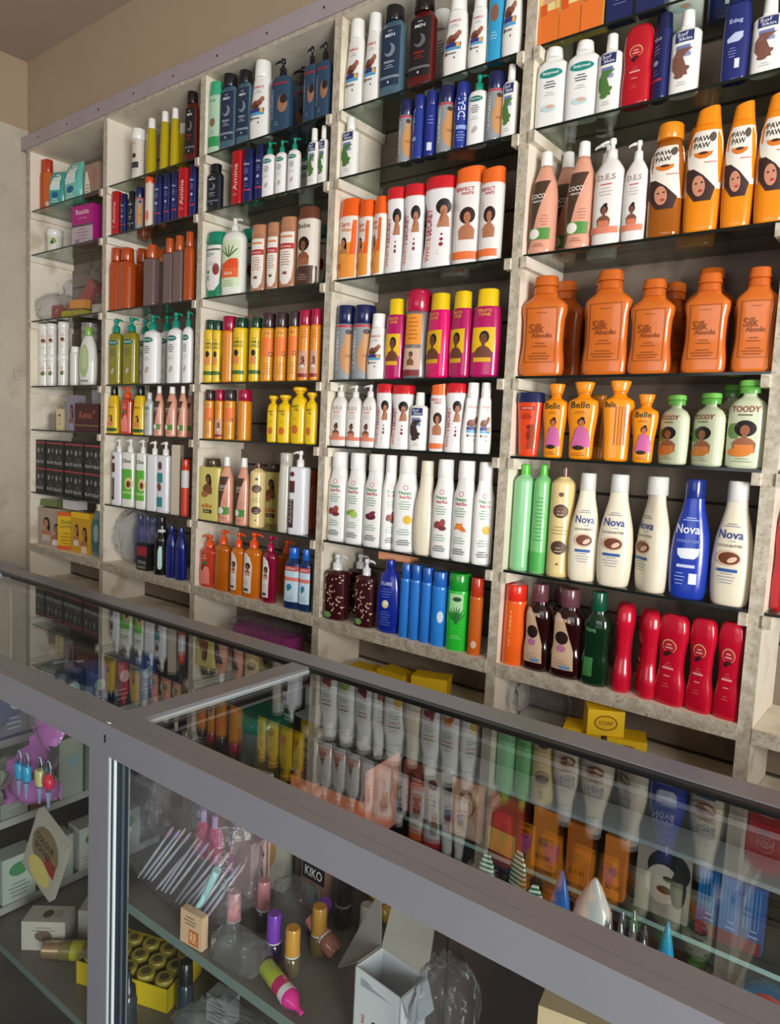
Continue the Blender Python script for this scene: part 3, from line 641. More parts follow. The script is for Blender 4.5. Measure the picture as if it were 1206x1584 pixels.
def a(P): P.band([(.1, -.06, .06), (.2, -.14, .14), (.5, -.17, .17), (.79, -.17, .17)], 'e8e4de'); P.t('E2+', -.04, .65, .16, .06, '1d8a70'); P.r(-.15, .15, .71, .735, '55605c'); P.e(.08, .42, .06, .09, '8a3c34'); P.e(-.07, .38, .03, .03, '1d8a70'); P.t('E', -.06, .29, .06, .07, '1d8a70'); P.lines(0, .52, .2, 2, .03, '8aa098')
D('teal_tube', 'tube', 'white and green tube with green cap', [(0, .17), (.01, .175), (.5, .18), (.84, .175)], [('oval', .84, .18, 1, .16, .75, gloss('148a6a'))], gloss('14805f'), a, n=2.2, dr=.7)
def a(P):
    P.r(-.17, .17, .1, .7, 'd9e6c4')
    for g in (-.9, -.45, 0, .45, .9): P.e(.0+.1*math.sin(g), .5+.06*math.cos(g), .01, .09, '3f6a30', 10, 2, -g)
    P.band([(.34, -.12, .15), (.4, -.12, .15), (.46, .02, .14)], 'e8542a'); P.r(-.15, .15, .22, .34, 'ee6a3a'); P.t('aloe', 0, .28, .14, .05, 'f6e0c8'); P.lines(0, .18, .2, 3, .03, '7f9a6a')
D('aloe_pump', 'bottle', 'large white aloe lotion bottle with pump', [(0, .18), (.015, .195), (.72, .195), (.8, .15), (.84, .055)], [('pump', .84, .055, 1, white)], gloss('ecefe4'), a, n=2.4, dr=.6)
def a(P): P.band([(.04, -.05, .05), (.12, -.12, .12), (.3, -.15, .15), (.78, -.16, .16)], 'e9e2d8'); P.r(-.16, .16, .54, .62, 'b8282c'); P.t('bronze', 0, .58, .2, .04, 'f0d0c0'); P.r(-.12, .12, .7, .73, 'd98a50'); P.lines(0, .5, .2, 6, .035, 'b06a58', .01); P.r(-.04, .04, .18, .22, '8c4a48')
D('tan_tube', 'tube', 'white tube with tan cap and red band', [(0, .155), (.01, .165), (.84, .165)], [('oval', .84, .165, 1, .15, .75, gloss('b98260'))], gloss('b07a5c'), a, n=2.2, dr=.7)
def a(P): P.r(-.2, .2, .0, .83, 'ddd4c8'); P.t('Bebe', .0, .75, .22, .06, '3a2018'); P.woman(0, .5, .13, 'afro', '8a5236', 'a0603c'); P.band([(.0, -.2, .2), (.16, -.2, .2), (.24, -.14, .2)], '4a2c20'); P.lines(0, .13, .2, 3, .03, 'c8a890')
D('bebe', 'bottle', 'brown capped bottle with African woman portrait', [(0, .16), (.015, .17), (.83, .175), (.84, .17)], [('oval', .84, .175, 1, .16, .75, gloss('6a3c2e'))], gloss('d8cec0'), a, n=2.6, dr=.7)
def a(P): P.lines(-.02, .68, .12, 1, .03, '6a6a10', .01); P.t('AMLA', 0, .62, .15, .045, '2c5a24'); P.t('GRO', .0, .56, .15, .045, '2c5a24'); P.e(-.03, .45, .04, .05, '2a1a14'); P.r(-.09, .02, .28, .4, 'e08a4c'); P.r(-.13, .1, .12, .18, '3f6a20')
D('yellow_green', 'bottle', 'yellow hair spray with dark green cap', CYL(.125, .84), [('cyl', .84, .105, 1, .1, gloss('12402c'))], gloss('e8c010'), a, n=2, dr=1)
def a(P): P.lines(0, .7, .13, 3, .04, 'b8651c', .012); P.r(-.1, .08, .1, .42, 'c9987c'); P.woman(-.01, .3, .06, 'long', '8a5438', 'd8c8c0'); P.r(-.1, .08, .05, .1, '8a1c24')
D('crimson_cap', 'bottle', 'orange hair spray with crimson cap', CYL(.125, .78), [('cyl', .78, .125, 1, .12, gloss('a30f3c'))], gloss('df8a1c'), a, n=2, dr=1)
def a(P): P.t('OIL', 0, .7, .1, .03, 'a85414'); P.r(-.1, .1, .36, .64, 'e8762a'); P.e(.05, .4, .035, .035, '5a3418'); P.e(.05, .4, .02, .02, 'df9a3a'); P.lines(0, .26, .14, 5, .035, 'a86a1c', .008)
D('brown_cap', 'bottle', 'orange hair spray with dark brown cap', CYL(.125, .78), [('cyl', .78, .12, 1, .115, gloss('3c2c2e'))], gloss('e09420'), a, n=2, dr=1)
def a(P): P.t('BABY', 0, .66, .16, .045, '4a4418'); P.t('OIL', .03, .6, .1, .045, '4a4418'); P.e(0, .25, .07, .08, 'd06a24'); P.lines(0, .46, .12, 2, .03, '8a7a14')
D('yellow_flask', 'bottle', 'bright yellow flask bottle with flared cap', [(0, .14), (.02, .155), (.6, .165), (.78, .14), (.86, .06), (.88, .055)], [('cyl', .88, .07, .93, .09, gloss('e0ac08')), ('cyl', .93, .12, 1, .12, gloss('eeb80e'))], gloss('ecc60e'), a, n=2.3, dr=.7)
def a(P): P.woman(.0, .66, .12, 'long', '7a4a30', '8a4c30'); P.e(-.06, .42, .07, .05, 'a8683c'); P.t('elle', 0, .24, .22, .07, 'cf5a1c'); P.r(-.08, .1, .12, .18, '3c2c1c'); P.t('SILK', 0, .15, .12, .03, 'e0d8a0')
D('elle', 'bottle', 'flat pale yellow bottle with long haired woman', [(0, .21), (.015, .22), (.84, .22), (.86, .2), (.87, .09)], [('cyl', .87, .12, 1, .11, gloss('4a3c2a'))], gloss('d8cc74'), a, n=5, dr=.45)
D('silver_tall', 'bottle', 'tall plain silver grey bottle', [(0, .1), (.012, .11), (.4, .115), (.86, .10)], [('cyl', .86, .10, 1, .1, gloss('b9b4a8'))], gloss('c2beb2'), None, n=2.2, dr=.9)
def a(P): P.r(-.12, -.02, .5, .64, '5a2c28'); P.e(-.07, .72, .04, .03, '6a2c2a'); P.r(-.12, -.03, .08, .42, '3c2c30'); P.t('ARGAN', -.075, .27, .28, .05, 'b8a8a0', 1)
PB = [(0, .13), (.012, .14), (.78, .14), (.805, .13), (.81, .05)]
D('white_pump', 'bottle', 'square white pump bottle with brown stamps', PB, [('pump', .81, .055, -1, white)], gloss('e6e8ee'), a, n=4, dr=.7)
def a(P): P.r(-.14, .14, .12, .56, '5fb53a'); P.t('Olive', 0, .68, .2, .06, '38462c'); P.e(.05, .35, .085, .09, 'e0cc94'); P.e(.05, .34, .05, .05, '7a3c20'); P.r(-.14, .14, .2, .23, 'a8dc80')
D('avocado_pump', 'bottle', 'square pump bottle with green avocado label', PB, [('pump', .81, .055, -1, white)], gloss('e6ebe2'), a, n=4, dr=.7)
def a(P): P.e(-.03, .66, .05, .06, '6a3a34'); P.r(-.1, .04, .42, .56, '2b8c94'); P.e(-.04, .36, .05, .06, '7a4a34', rot=.5); P.r(-.1, .04, .08, .22, '2b8c94')
D('teal_stamp', 'bottle', 'square white pump bottle with teal squares', PB, [('pump', .81, .055, -1, white)], gloss('e6e8ee'), a, n=4, dr=.7)
D('plain_pump', 'bottle', 'square white pump bottle turned sideways', PB, [('pump', .81, .055, -1, white)], gloss('e4e6ec'), None, n=4, dr=.7)
GP = [(0, .145), (.02, .17), (.3, .18), (.5, .172), (.68, .175), (.75, .11), (.77, .055)]
def a(P): P.e(0, .47, .04, .04, '1f7a5a'); P.band([(.06, -.1, .1), (.3, -.1, .1), (.4, -.06, .08)], 'f0887a'); P.lines(0, .62, .1, 2, .05, 'f6b8a8', .014); P.e(-.04, .38, .02, .08, '2a2a28', rot=-.4)
D('coral_pump', 'bottle', 'translucent coral pump bottle', GP, [('pump', .77, .075, -1, gloss('ec5418'))], M('d8492c', .12, .6, 0, .2, name='coral_gel'), a, n=2.4, dr=.65)
D('amber_pump', 'bottle', 'plain amber gel pump bottle', GP, [('pump', .77, .075, 1, gloss('ea501a'))], M('c96a18', .12, .6, 0, .2, name='amber_liquid'), None, n=2.4, dr=.65)
def a(P): P.band([(.08, -.14, .05), (.5, -.14, .06), (.62, -.14, .02), (.68, -.13, -.06)], 'e8ded6'); P.woman(-.03, .48, .07, 'afro', '9a6040', 'c8a088'); P.lines(-.05, .28, .1, 3, .03, 'a08078'); P.r(-.1, 0, .11, .15, '4a4444')
D('amber_label', 'bottle', 'orange gel pump bottle, white portrait label', GP, [('pump', .77, .075, 1, gloss('ea501a'))], M('e07818', .12, .6, 0, .2, name='orange_gel'), a, n=2.4, dr=.65)
D('magenta_gel', 'bottle', 'magenta gel pump bottle, white portrait label', GP, [('pump', .77, .075, 1, gloss('a31444'))], M('8c1238', .12, .6, 0, .15, name='magenta_gel'), a, n=2.4, dr=.65)
def a(P): P.r(-.16, .16, .12, .7, 'c4dcea'); P.r(-.16, .16, .62, .7, 'c0504c'); P.r(-.16, .16, .46, .52, 'd87868'); P.e(-.02, .36, .06, .05, '2f7ab0'); P.e(-.04, .32, .03, .03, '2f8a4a'); P.t('DETTAX', 0, .66, .2, .03, 'f0e8e0'); P.lines(0, .22, .2, 3, .03, '5a88b0')
D('antiseptic', 'bottle', 'dark blue antiseptic bottle with pale label', [(0, .155), (.015, .17), (.72, .17), (.78, .13), (.82, .09)], [('cyl', .82, .1, 1, .095, gloss('1c62c0'))], gloss('16305c'), a, n=3, dr=.6)
D('yellow_slim', 'bottle', 'slim mustard yellow bottle with white cap', [(0, .1), (.012, .115), (.5, .105), (.8, .085), (.82, .08)], [('cyl', .82, .08, 1, .075, white)], gloss('b5a00e'), None, n=2, dr=1)
def a(P): P.t('GOLD', 0, .7, .12, .04, 'a89c88'); P.e(0, .45, .06, .05, '6a2c24'); P.r(-.12, .12, .2, .32, '3a3a48'); P.lines(0, .16, .14, 2, .03, '8c8478')
D('white_tube', 'tube', 'white hand cream tube with dark bands', [(0, .13), (.012, .14), (.78, .14)], [('cyl', .78, .145, 1, .14, white)], gloss('dcd6ca'), a, n=2.2, dr=.8)
D('rust', 'bottle', 'rust orange lotion bottle', [(0, .125), (.012, .14), (.68, .14), (.76, .12), (.79, .095)], [('cyl', .79, .095, 1, .09, gloss('b5491a'))], gloss('b04a18'), None, n=2.4, dr=.75)
def a(P): P.lines(-.05, .6, .07, 5, .1, '6a5c60', .008)
D('mauve', 'bottle', 'brownish mauve bottle with orange cap', [(0, .15), (.012, .16), (.75, .16), (.78, .1)], [('cyl', .78, .105, 1, .10, gloss('b8501c'))], gloss('6f5a58'), a, n=4, dr=.7)
def a(P): P.t('AFRICA', 0, .56, .18, .04, '4a4a10'); P.woman(0, .33, .09, 'long', 'd08a5c', 'e08a50'); P.r(-.15, .15, .05, .12, '2c5a24')
D('yellow_taper', 'bottle', 'tapered yellow bottle with black cap', [(0, .15), (.015, .165), (.5, .15), (.8, .115), (.82, .08)], [('cyl', .82, .085, 1, .08, gloss('12201c'))], gloss('e4bc12'), a, n=2.6, dr=.7)
D('beige_box', 'box', 'plain tall beige carton', None, None, M('b5ab98', .6, name='card'), None, box=(.1, .12))
def a(P): P.r(-.12, .12, .0, .5, 'c03a24'); P.r(-.12, .12, .5, .8, 'c9ccce')
D('red_grey_tube', 'tube', 'slim red and silver tube', CYL(.1, .84), [('cyl', .84, .1, 1, .09, gloss('c4341e'))], gloss('c43a24'), a, n=2, dr=1)
def a(P): P.band([(.1, -.03, .03), (.15, -.055, .055), (.42, -.05, .05), (.5, -.02, .04)], 'c8e8e6'); P.r(-.12, .12, .74, .78, 'd8dcd8')
D('black_bottle', 'bottle', 'black bottle with pale oval tag', [(0, .15), (.015, .165), (.6, .165), (.72, .1), (.85, .075)], [('cyl', .85, .08, 1, .075, gloss('241a1c'))], gloss('0e0e12'), a, n=2.2, dr=.9)
D('blue_deep', 'bottle', 'plain deep blue lotion bottle', [(0, .16), (.015, .175), (.6, .175), (.78, .12), (.84, .08)], [('cyl', .84, .08, 1, .075, gloss('182a70'))], gloss('14206e'), None, n=2.4, dr=.7)
def a(P): P.band([(.1, -.12, .11), (.3, -.13, .1), (.62, -.12, .0), (.72, -.11, -.07)], 'c8a98a'); P.t('Nova', -.03, .66, .17, .06, 'e0c8ac'); P.e(-.03, .45, .07, .075, '24120f'); P.e(-.03, .33, .05, .04, 'b06a90'); P.lines(-.02, .2, .16, 3, .03, '8a6a58'); P.r(-.03, .08, .11, .15, '6a88b0')
D('brown_gel', 'bottle', 'dark brown shower gel bottle with mauve cap', [(0, .145), (.02, .17), (.2, .175), (.38, .15), (.6, .165), (.7, .15), (.76, .09), (.8, .08)], [('cyl', .8, .1, 1, .095, gloss('6a4048'))], M('260b0a', .1, .7, name='dark_brown_gel'), a, n=2.4, dr=.6)
def a(P): P.r(-.12, .0, .1, .3, '3a7a3c'); P.t('Nova', -.05, .6, .13, .05, '6a9a70')
D('green_gel', 'bottle', 'dark green shower gel bottle with green cap', [(0, .145), (.02, .17), (.2, .175), (.38, .15), (.6, .165), (.7, .15), (.76, .09), (.8, .08)], [('cyl', .8, .1, 1, .095, gloss('0e5238'))], M('0e2c18', .1, .7, name='dark_green_gel'), a, n=2.4, dr=.6)
def a(P): P.woman(0, .62, .16, 'long', 'd9a47c', 'e8d890'); P.band([(.0, -.2, .2), (.28, -.2, .2), (.34, -.1, .2)], 'e8762a'); P.r(-.18, -.04, .3, .42, 'd95a1c'); P.e(.12, .8, .08, .12, 'f0d070')
D('carrot_box', 'box', 'orange and yellow soap carton with woman', None, None, M('e8c46a', .45, name='card'), a, box=(.2, .12))
def a(P): P.t('HYDRA', 0, .5, .26, .06, 'c0c8e0'); P.e(.08, .36, .05, .03, 'b83c50'); P.lines(0, .22, .25, 2, .04, '8090c0')
D('navy_box', 'box', 'navy blue carton with pale lettering', None, None, M('1c2556', .4, name='card'), a, box=(.24, .12))
def a(P): P.t('Carrot', 0, .6, .5, .1, 'e8e0d8', 1); P.e(.02, .22, .07, .1, 'e8785c')
D('carrot_tube', 'tube', 'white tube with orange cap and coral bloom', CYL(.14, .88), [('cyl', .88, .13, 1, .125, gloss('dc4c1c'))], gloss('e0d4c4'), a, n=2.2, dr=.8)
def a(P): P.r(-.4, .4, .3, .7, 'd8dcc8'); P.e(0, .5, .15, .12, '7a9a3c'); P.e(-.1, .42, .1, .07, '3c5a24')
D('small_jar', 'jar', 'small white jar with green label', [(0, .38), (.03, .42), (.72, .44)], [('cyl', .72, .46, 1, .45, white)], gloss('e4e0d4'), a, n=2, dr=1)
def a(P): P.e(0, .42, .13, .09, 'c8d0b8'); P.e(0, .4, .08, .05, '4a6a34'); P.e(.03, .46, .05, .03, 'b04a3c'); P.lines(0, .62, .22, 2, .05, 'c08a80', .02)
def b_(P): P.e(0, .44, .13, .09, 'd8c8b8'); P.e(0, .46, .09, .06, '6a3028'); P.lines(0, .64, .22, 2, .05, 'c08a80', .02); P.lines(0, .24, .2, 1, .05, 'b0a040', .02)
D('cream_jar', 'jar', 'white cream jar with green leaf print', [(0, .24), (.02, .27), (.8, .27)], [('cyl', .8, .285, 1, .28, white)], gloss('e6e4de'), a, n=2, dr=1)
D('cream_jar2', 'jar', 'white cream jar with brown bean print', [(0, .24), (.02, .27), (.8, .27)], [('cyl', .8, .285, 1, .28, white)], gloss('e6e4de'), b_, n=2, dr=1)
def a(P): P.e(0, .42, .11, .28, 'a8bc88'); P.e(0, .46, .08, .2, 'bccc9c'); P.r(-.1, .1, .06, .1, '9a9c98')
D('shower_gel', 'bottle', 'rounded white shower bottle, green label and cap', [(0, .14), (.02, .165), (.4, .185), (.66, .16), (.82, .1), (.86, .08)], [('cyl', .86, .075, 1, .07, gloss('7fb04a'))], gloss('e4e6de'), a, n=2.3, dr=.6)
D('striped_cup', 'bottle', 'plain slim white bottle', CYL(.14, .84), [('cyl', .84, .12, 1, .11, white)], gloss('d8d6d0'), None, n=2, dr=1)
DATA = [
('carrot_box',4,0,2.4659,0.0220,0.2000,0.620,0),
('carrot_box',4,0,2.5170,0.0220,0.2000,0.620,1),
('carrot_box',4,0,2.5686,0.0220,0.2000,0.620,2),
('navy_box',4,0,2.6290,0.0220,0.1900,0.620,2),
('navy_box',4,0,2.6951,0.0220,0.1900,0.620,3),
('babymed',4,0,2.7256,0.1350,0.2000,0.950,4),
('navy_big',4,0,2.8079,0.1350,0.2000,0.950,4),
('babymed',4,1,2.4773,0.0240,0.1716,1.036,7),
('babymed',4,1,2.5510,0.0245,0.1654,1.075,8),
('sof_green',4,1,2.6144,0.0220,0.1622,1.013,-0),
('red_shampoo',4,1,2.6742,0.0220,0.1613,0.970,0),
('navy_tall',4,1,2.7243,0.0220,0.1689,0.795,-30),
('sof_brown',4,1,2.7723,0.0220,0.1609,1.115,2),
('navy_big',4,1,2.8682,0.0220,0.1740,0.806,2),
('sof_brown',4,1,2.9250,0.0220,0.1363,1.263,3),
('coco',4,2,2.4728,0.0296,0.2303,1.026,6),
('coco',4,2,2.4748,0.1350,0.2639,0.950,7),
('coco',4,2,2.5639,0.0292,0.2340,0.988,8),
('des',4,2,2.5743,0.1350,0.2698,0.950,-0),
('des',4,2,2.6307,0.0251,0.2267,1.005,0),
('des',4,2,2.6910,0.0220,0.2090,0.829,1),
('paw_gel',4,2,2.7538,0.0266,0.2272,0.921,2),
('paw',4,2,2.7852,0.1350,0.2578,0.950,3),
('paw',4,2,2.8275,0.0271,0.2451,0.809,3),
('paw',4,2,2.8945,0.0238,0.2376,0.683,4),
('paw',4,2,2.9566,0.0247,0.2418,0.714,5),
('orange_big',4,3,2.4938,0.0265,0.2290,1.034,8),
('orange_big',4,3,2.4918,0.1350,0.2387,0.942,0),
('orange_big',4,3,2.5957,0.1350,0.2430,0.942,1),
('orange_big',4,3,2.6494,0.0246,0.2261,1.012,2),
('orange_big',4,3,2.7475,0.0221,0.1969,1.019,2),
('orange_big',4,3,2.7562,0.1350,0.2109,0.950,75),
('orange_big',4,3,2.8582,0.0220,0.1980,0.966,3),
('orange_big',4,3,2.8285,0.1350,0.2343,0.950,4),
('orange_big',4,3,2.9254,0.1350,0.2124,0.950,5),
('orange_big',4,3,2.9501,0.0220,0.2000,0.845,6),
('red_navy',4,4,2.4753,0.0242,0.1511,1.134,1),
('belle',4,4,2.5403,0.0220,0.1700,1.055,1),
('belle',4,4,2.6066,0.0256,0.1739,1.253,2),
('belle_side',4,4,2.5960,0.1350,0.1530,1.150,3),
('belle_side',4,4,2.6888,0.0263,0.1755,1.243,20),
('belle',4,4,2.7496,0.0220,0.1457,1.136,4),
('toody',4,4,2.8100,0.0301,0.1447,1.350,-30),
('toody',4,4,2.8785,0.0308,0.1485,1.350,-30),
('toody',4,4,2.8935,0.1350,0.1742,0.950,6),
('toody',4,4,2.9514,0.0260,0.1730,1.143,-2),
('green_wash',4,5,2.4667,0.0376,0.2568,0.866,16),
('green_print',4,5,2.5150,0.0359,0.2585,0.705,17),
('cream_slim',4,5,2.5663,0.0403,0.2574,0.979,17),
('nova',4,5,2.6292,0.0306,0.2464,0.914,18),
('nova',4,5,2.7025,0.0306,0.2482,1.022,5),
('nova',4,5,2.7824,0.0410,0.2487,1.196,-38),
('nova_blue',4,5,2.8628,0.0305,0.2489,1.049,6),
('nova',4,5,2.9458,0.0304,0.2503,1.046,-5),
('orange_tube',4,6,2.4680,0.0298,0.1976,0.916,15),
('brown_gel',4,6,2.5313,0.0279,0.2092,0.948,1),
('brown_gel',4,6,2.5352,0.1350,0.1925,1.101,2),
('brown_gel',4,6,2.6071,0.0291,0.2092,1.079,3),
('green_gel',4,6,2.6791,0.0236,0.2147,0.827,4),
('red_curve',4,6,2.7334,0.0464,0.1951,1.147,-68),
('red_curve',4,6,2.7895,0.0460,0.1901,1.189,-62),
('red_curve',4,6,2.8467,0.0247,0.1927,0.913,-12),
('red_curve',4,6,2.9071,0.0228,0.1954,0.759,-12),
('red_curve',4,6,2.9620,0.0220,0.1990,0.712,-8),
('familia',3,0,1.8713,0.0271,0.2334,0.814,4),
('familia',3,0,1.9361,0.0258,0.2297,0.750,4),
('men_blue',3,0,2.0041,0.0231,0.2238,0.881,5),
('men_red',3,0,2.1018,0.0226,0.2153,0.921,6),
('familia_back',3,0,2.0793,0.1350,0.2420,1.017,7),
('familia',3,0,2.2055,0.0256,0.1926,1.019,7),
('familia',3,0,2.2726,0.0220,0.1744,0.866,8),
('skyblue',3,0,2.3190,0.0220,0.2200,0.620,9),
('familia',3,0,2.3643,0.0220,0.2300,0.620,1),
('sof_green',3,1,1.8661,0.0220,0.1606,1.093,4),
('clairmen',3,1,2.0594,0.0244,0.1592,0.776,24),
('ideal',3,1,2.1043,0.0220,0.1603,0.876,-40),
('blue_slim',3,1,2.1420,0.0220,0.1619,0.856,26),
('clairmen',3,1,2.1848,0.0285,0.1622,0.914,26),
('ideal',3,1,2.2337,0.0240,0.1596,1.001,27),
('baby_pump',3,1,2.2807,0.0220,0.1672,1.090,8),
('clairmen',3,1,2.3283,0.0248,0.1589,0.794,28),
('sof_green',3,1,2.3699,0.0220,0.1660,0.747,1),
('caro',3,2,1.8745,0.0316,0.2213,0.866,4),
('caro',3,2,1.9379,0.0247,0.2070,0.672,-10),
('caro',3,2,1.9885,0.0225,0.2076,0.603,-20),
('secret',3,2,2.0414,0.0245,0.2218,0.719,6),
('secret',3,2,2.1017,0.0259,0.2199,0.779,7),
('secret',3,2,2.1795,0.0372,0.2260,1.152,8),
('perfect',3,2,2.1616,0.1350,0.2514,0.950,8),
('perfect',3,2,2.2663,0.0324,0.2330,0.955,9),
('perfect',3,2,2.3356,0.0256,0.2184,0.783,1),
('clairmen',3,3,1.8685,0.0357,0.2100,0.876,26),
('clairmen',3,3,1.9325,0.0387,0.2064,0.960,26),
('familia',3,3,1.9967,0.0245,0.1779,1.034,5),
('magenta',3,3,2.0585,0.0220,0.2122,0.738,6),
('grey_crimson',3,3,2.1225,0.0376,0.2323,0.876,28),
('pink_hot',3,3,2.1967,0.0281,0.2156,0.942,-15),
('magenta',3,3,2.2676,0.0246,0.2140,0.829,-12),
('magenta',3,3,2.3396,0.0273,0.2138,0.959,9),
('des',3,4,1.8678,0.0227,0.1754,1.143,3),
('des',3,4,1.9253,0.0220,0.1730,1.036,4),
('des',3,4,1.9795,0.0220,0.1743,1.012,4),
('secret',3,4,2.0327,0.0224,0.1755,0.821,5),
('secret',3,4,2.0922,0.0266,0.1718,1.033,6),
('sof_slim',3,4,2.1513,0.0220,0.1522,1.076,7),
('clairmen',3,4,2.1094,0.1350,0.1574,0.950,29),
('perfect',3,4,2.2136,0.0220,0.1738,0.774,9),
('secret',3,4,2.2651,0.0229,0.1745,0.846,9),
('familia',3,4,2.3131,0.0245,0.1758,0.800,45),
('familia',3,4,2.3511,0.0220,0.1751,0.634,45),
('happy_bean',3,5,1.8727,0.0277,0.2601,0.937,5),
('happy_aloe',3,5,1.9416,0.0270,0.2599,0.903,6),
('happy_date',3,5,2.0102,0.0276,0.2599,0.922,6),
('happy_bean',3,5,2.0645,0.0241,0.2592,0.608,50),
('happy_lemon',3,5,2.1164,0.0311,0.2600,0.940,25),
('cream_plain',3,5,2.1814,0.0300,0.2503,0.822,9),
('happy_bean',3,5,2.2435,0.0253,0.2572,0.831,10),
('happy_carrot',3,5,2.3067,0.0257,0.2571,0.867,1),
('happy_lemon',3,5,2.3637,0.0246,0.2566,0.705,35),
('pattern_pump',3,6,1.8774,0.0278,0.1925,1.025,5),
('pattern_pump',3,6,1.8738,0.1350,0.1819,0.988,6),
('pattern_pump',3,6,1.9932,0.0232,0.1947,0.815,6),
('dlamer',3,6,2.0775,0.0251,0.2043,0.858,7),
('blue_tube',3,6,2.1364,0.0220,0.2021,0.620,30),
('blue_tube',3,6,2.1703,0.0220,0.2034,0.625,31),
('blue_tube',3,6,2.2067,0.0220,0.2019,0.620,32),
('blue_roll',3,6,2.2466,0.0269,0.1965,0.729,19),
('aloe_green',3,6,2.3030,0.0301,0.2009,0.831,19),
('orange_slim',3,6,2.3602,0.0220,0.1976,0.620,20),
('mint',2,0,1.2683,0.0221,0.2229,0.822,7),
('men_blue',2,0,1.3365,0.0220,0.2276,0.798,8),
('men_blue',2,0,1.4107,0.0220,0.2202,0.718,9),
('familia',2,0,1.4820,0.0307,0.2317,1.036,10),
('dark_pump',2,0,1.5776,0.0249,0.2141,0.926,11),
('dark_pump',2,0,1.5501,0.1350,0.2420,1.076,11),
('dark_pump',2,0,1.7019,0.0220,0.2136,0.620,3),
('dark_pump',2,0,1.7544,0.0220,0.2096,0.678,4),
('men_dark',2,1,1.2722,0.0220,0.1473,1.150,6),
('red_tall',2,1,1.3906,0.0220,0.1645,0.983,7),
('navy_tall',2,1,1.4401,0.0220,0.1630,0.888,8),
('navy_tall',2,1,1.4915,0.0220,0.1652,0.692,9),
('baby_pump',2,1,1.5335,0.0220,0.1650,1.041,10),
('baby_pump',2,1,1.5879,0.0220,0.1590,0.912,11),
('baby_pump',2,1,1.6424,0.0220,0.1550,0.963,11),
('baby_pump',2,1,1.5839,0.1350,0.1740,1.132,3),
('sof_green',2,1,1.7236,0.0220,0.1628,0.758,4),
('sof_green',2,1,1.7609,0.0220,0.1625,0.620,5),
('teal_tube',2,2,1.2809,0.0323,0.2111,1.056,7),
('aloe_pump',2,2,1.3673,0.0316,0.2459,0.944,8),
('teal_tube',2,2,1.3311,0.1350,0.2399,0.950,9),
('tan_tube',2,2,1.4994,0.0246,0.2028,0.867,10),
('tan_tube',2,2,1.5660,0.0220,0.2004,0.691,11),
('tan_tube',2,2,1.6302,0.0260,0.2074,0.900,11),
('bebe',2,2,1.7091,0.0290,0.2243,0.910,3),
('teal_tube',2,2,1.6607,0.1350,0.2044,0.950,4),
('yellow_green',2,3,1.2633,0.0263,0.2082,0.857,35),
('yellow_green',2,3,1.3050,0.0220,0.2035,0.700,36),
('crimson_cap',2,3,1.3583,0.0300,0.2139,0.973,-60),
('yellow_green',2,3,1.4144,0.0307,0.2061,1.038,25),
('yellow_green',2,3,1.4920,0.0262,0.2003,0.887,38),
('brown_cap',2,3,1.5474,0.0280,0.2108,0.909,39),
('brown_cap',2,3,1.6087,0.0256,0.2082,0.832,40),
('brown_cap',2,3,1.6675,0.0224,0.2074,0.711,27),
('crimson_cap',2,3,1.7130,0.0251,0.2084,0.811,28),
('crimson_cap',2,3,1.7591,0.0220,0.2082,0.620,29),
('brown_cap',2,4,1.2717,0.0221,0.1643,0.880,36),
('crimson_cap',2,4,1.3250,0.0220,0.1640,0.821,37),
('brown_cap',2,4,1.3750,0.0249,0.1639,1.018,38),
('crimson_cap',2,4,1.4426,0.0287,0.1638,1.208,-50),
('yellow_flask',2,4,1.5850,0.0220,0.1444,0.827,11),
('yellow_flask',2,4,1.6386,0.0220,0.1463,1.022,11),
('yellow_flask',2,4,1.6991,0.0240,0.1696,1.017,3),
('yellow_flask',2,4,1.7528,0.0220,0.1537,0.802,4),
('elle',2,5,1.2894,0.0264,0.2110,1.047,6),
('coco',2,5,1.3652,0.0260,0.2201,0.897,20),
('coco',2,5,1.4523,0.0249,0.2205,0.874,8),
('cream_slim',2,5,1.5166,0.0296,0.2093,1.065,37),
('elle',2,5,1.4777,0.1350,0.2036,0.950,10),
('silver_tall',2,5,1.6493,0.0255,0.2465,0.808,38),
('white_pump',2,5,1.7105,0.0254,0.2552,0.837,11),
('rust',2,5,1.6560,0.1350,0.1929,0.950,3),
('coral_pump',2,6,1.2802,0.0297,0.1788,1.221,5),
('amber_pump',2,6,1.3571,0.0255,0.2060,0.886,6),
('amber_label',2,6,1.4394,0.0225,0.2069,0.757,7),
('amber_label',2,6,1.5089,0.0276,0.2145,0.927,8),
('magenta_gel',2,6,1.5940,0.0220,0.2143,0.688,9),
('amber_pump',2,6,1.5491,0.1350,0.1842,0.950,9),
('antiseptic',2,6,1.7002,0.0220,0.1907,0.862,10),
('antiseptic',2,6,1.7537,0.0220,0.1916,0.620,11),
('white_tube',1,0,0.8195,0.0240,0.1735,1.025,5),
('yellow_slim',1,0,0.9046,0.0226,0.1922,0.843,36),
('yellow_slim',1,0,0.9855,0.0220,0.1975,0.761,37),
('yellow_slim',1,0,1.0441,0.0220,0.1947,0.717,38),
('yellow_slim',1,0,0.9369,0.1350,0.2070,0.950,39),
('men_red',1,0,1.1395,0.0220,0.2245,0.620,10),
('red_tall',1,1,0.6856,0.0220,0.1593,0.863,11),
('navy_tall',1,1,0.7340,0.0220,0.1442,0.688,12),
('men_dark',1,1,0.7856,0.0220,0.1449,0.680,13),
('clairmen',1,1,0.8358,0.0220,0.1502,0.631,35),
('orange_slim',1,1,0.7136,0.1350,0.1740,1.221,36),
('carrot_tube',1,1,0.8988,0.0220,0.1740,0.710,7),
('navy_tall',1,1,0.9565,0.0220,0.1716,0.743,8),
('navy_tall',1,1,1.0087,0.0220,0.1687,0.620,9),
('navy_tall',1,1,1.0541,0.0220,0.1669,0.620,10),
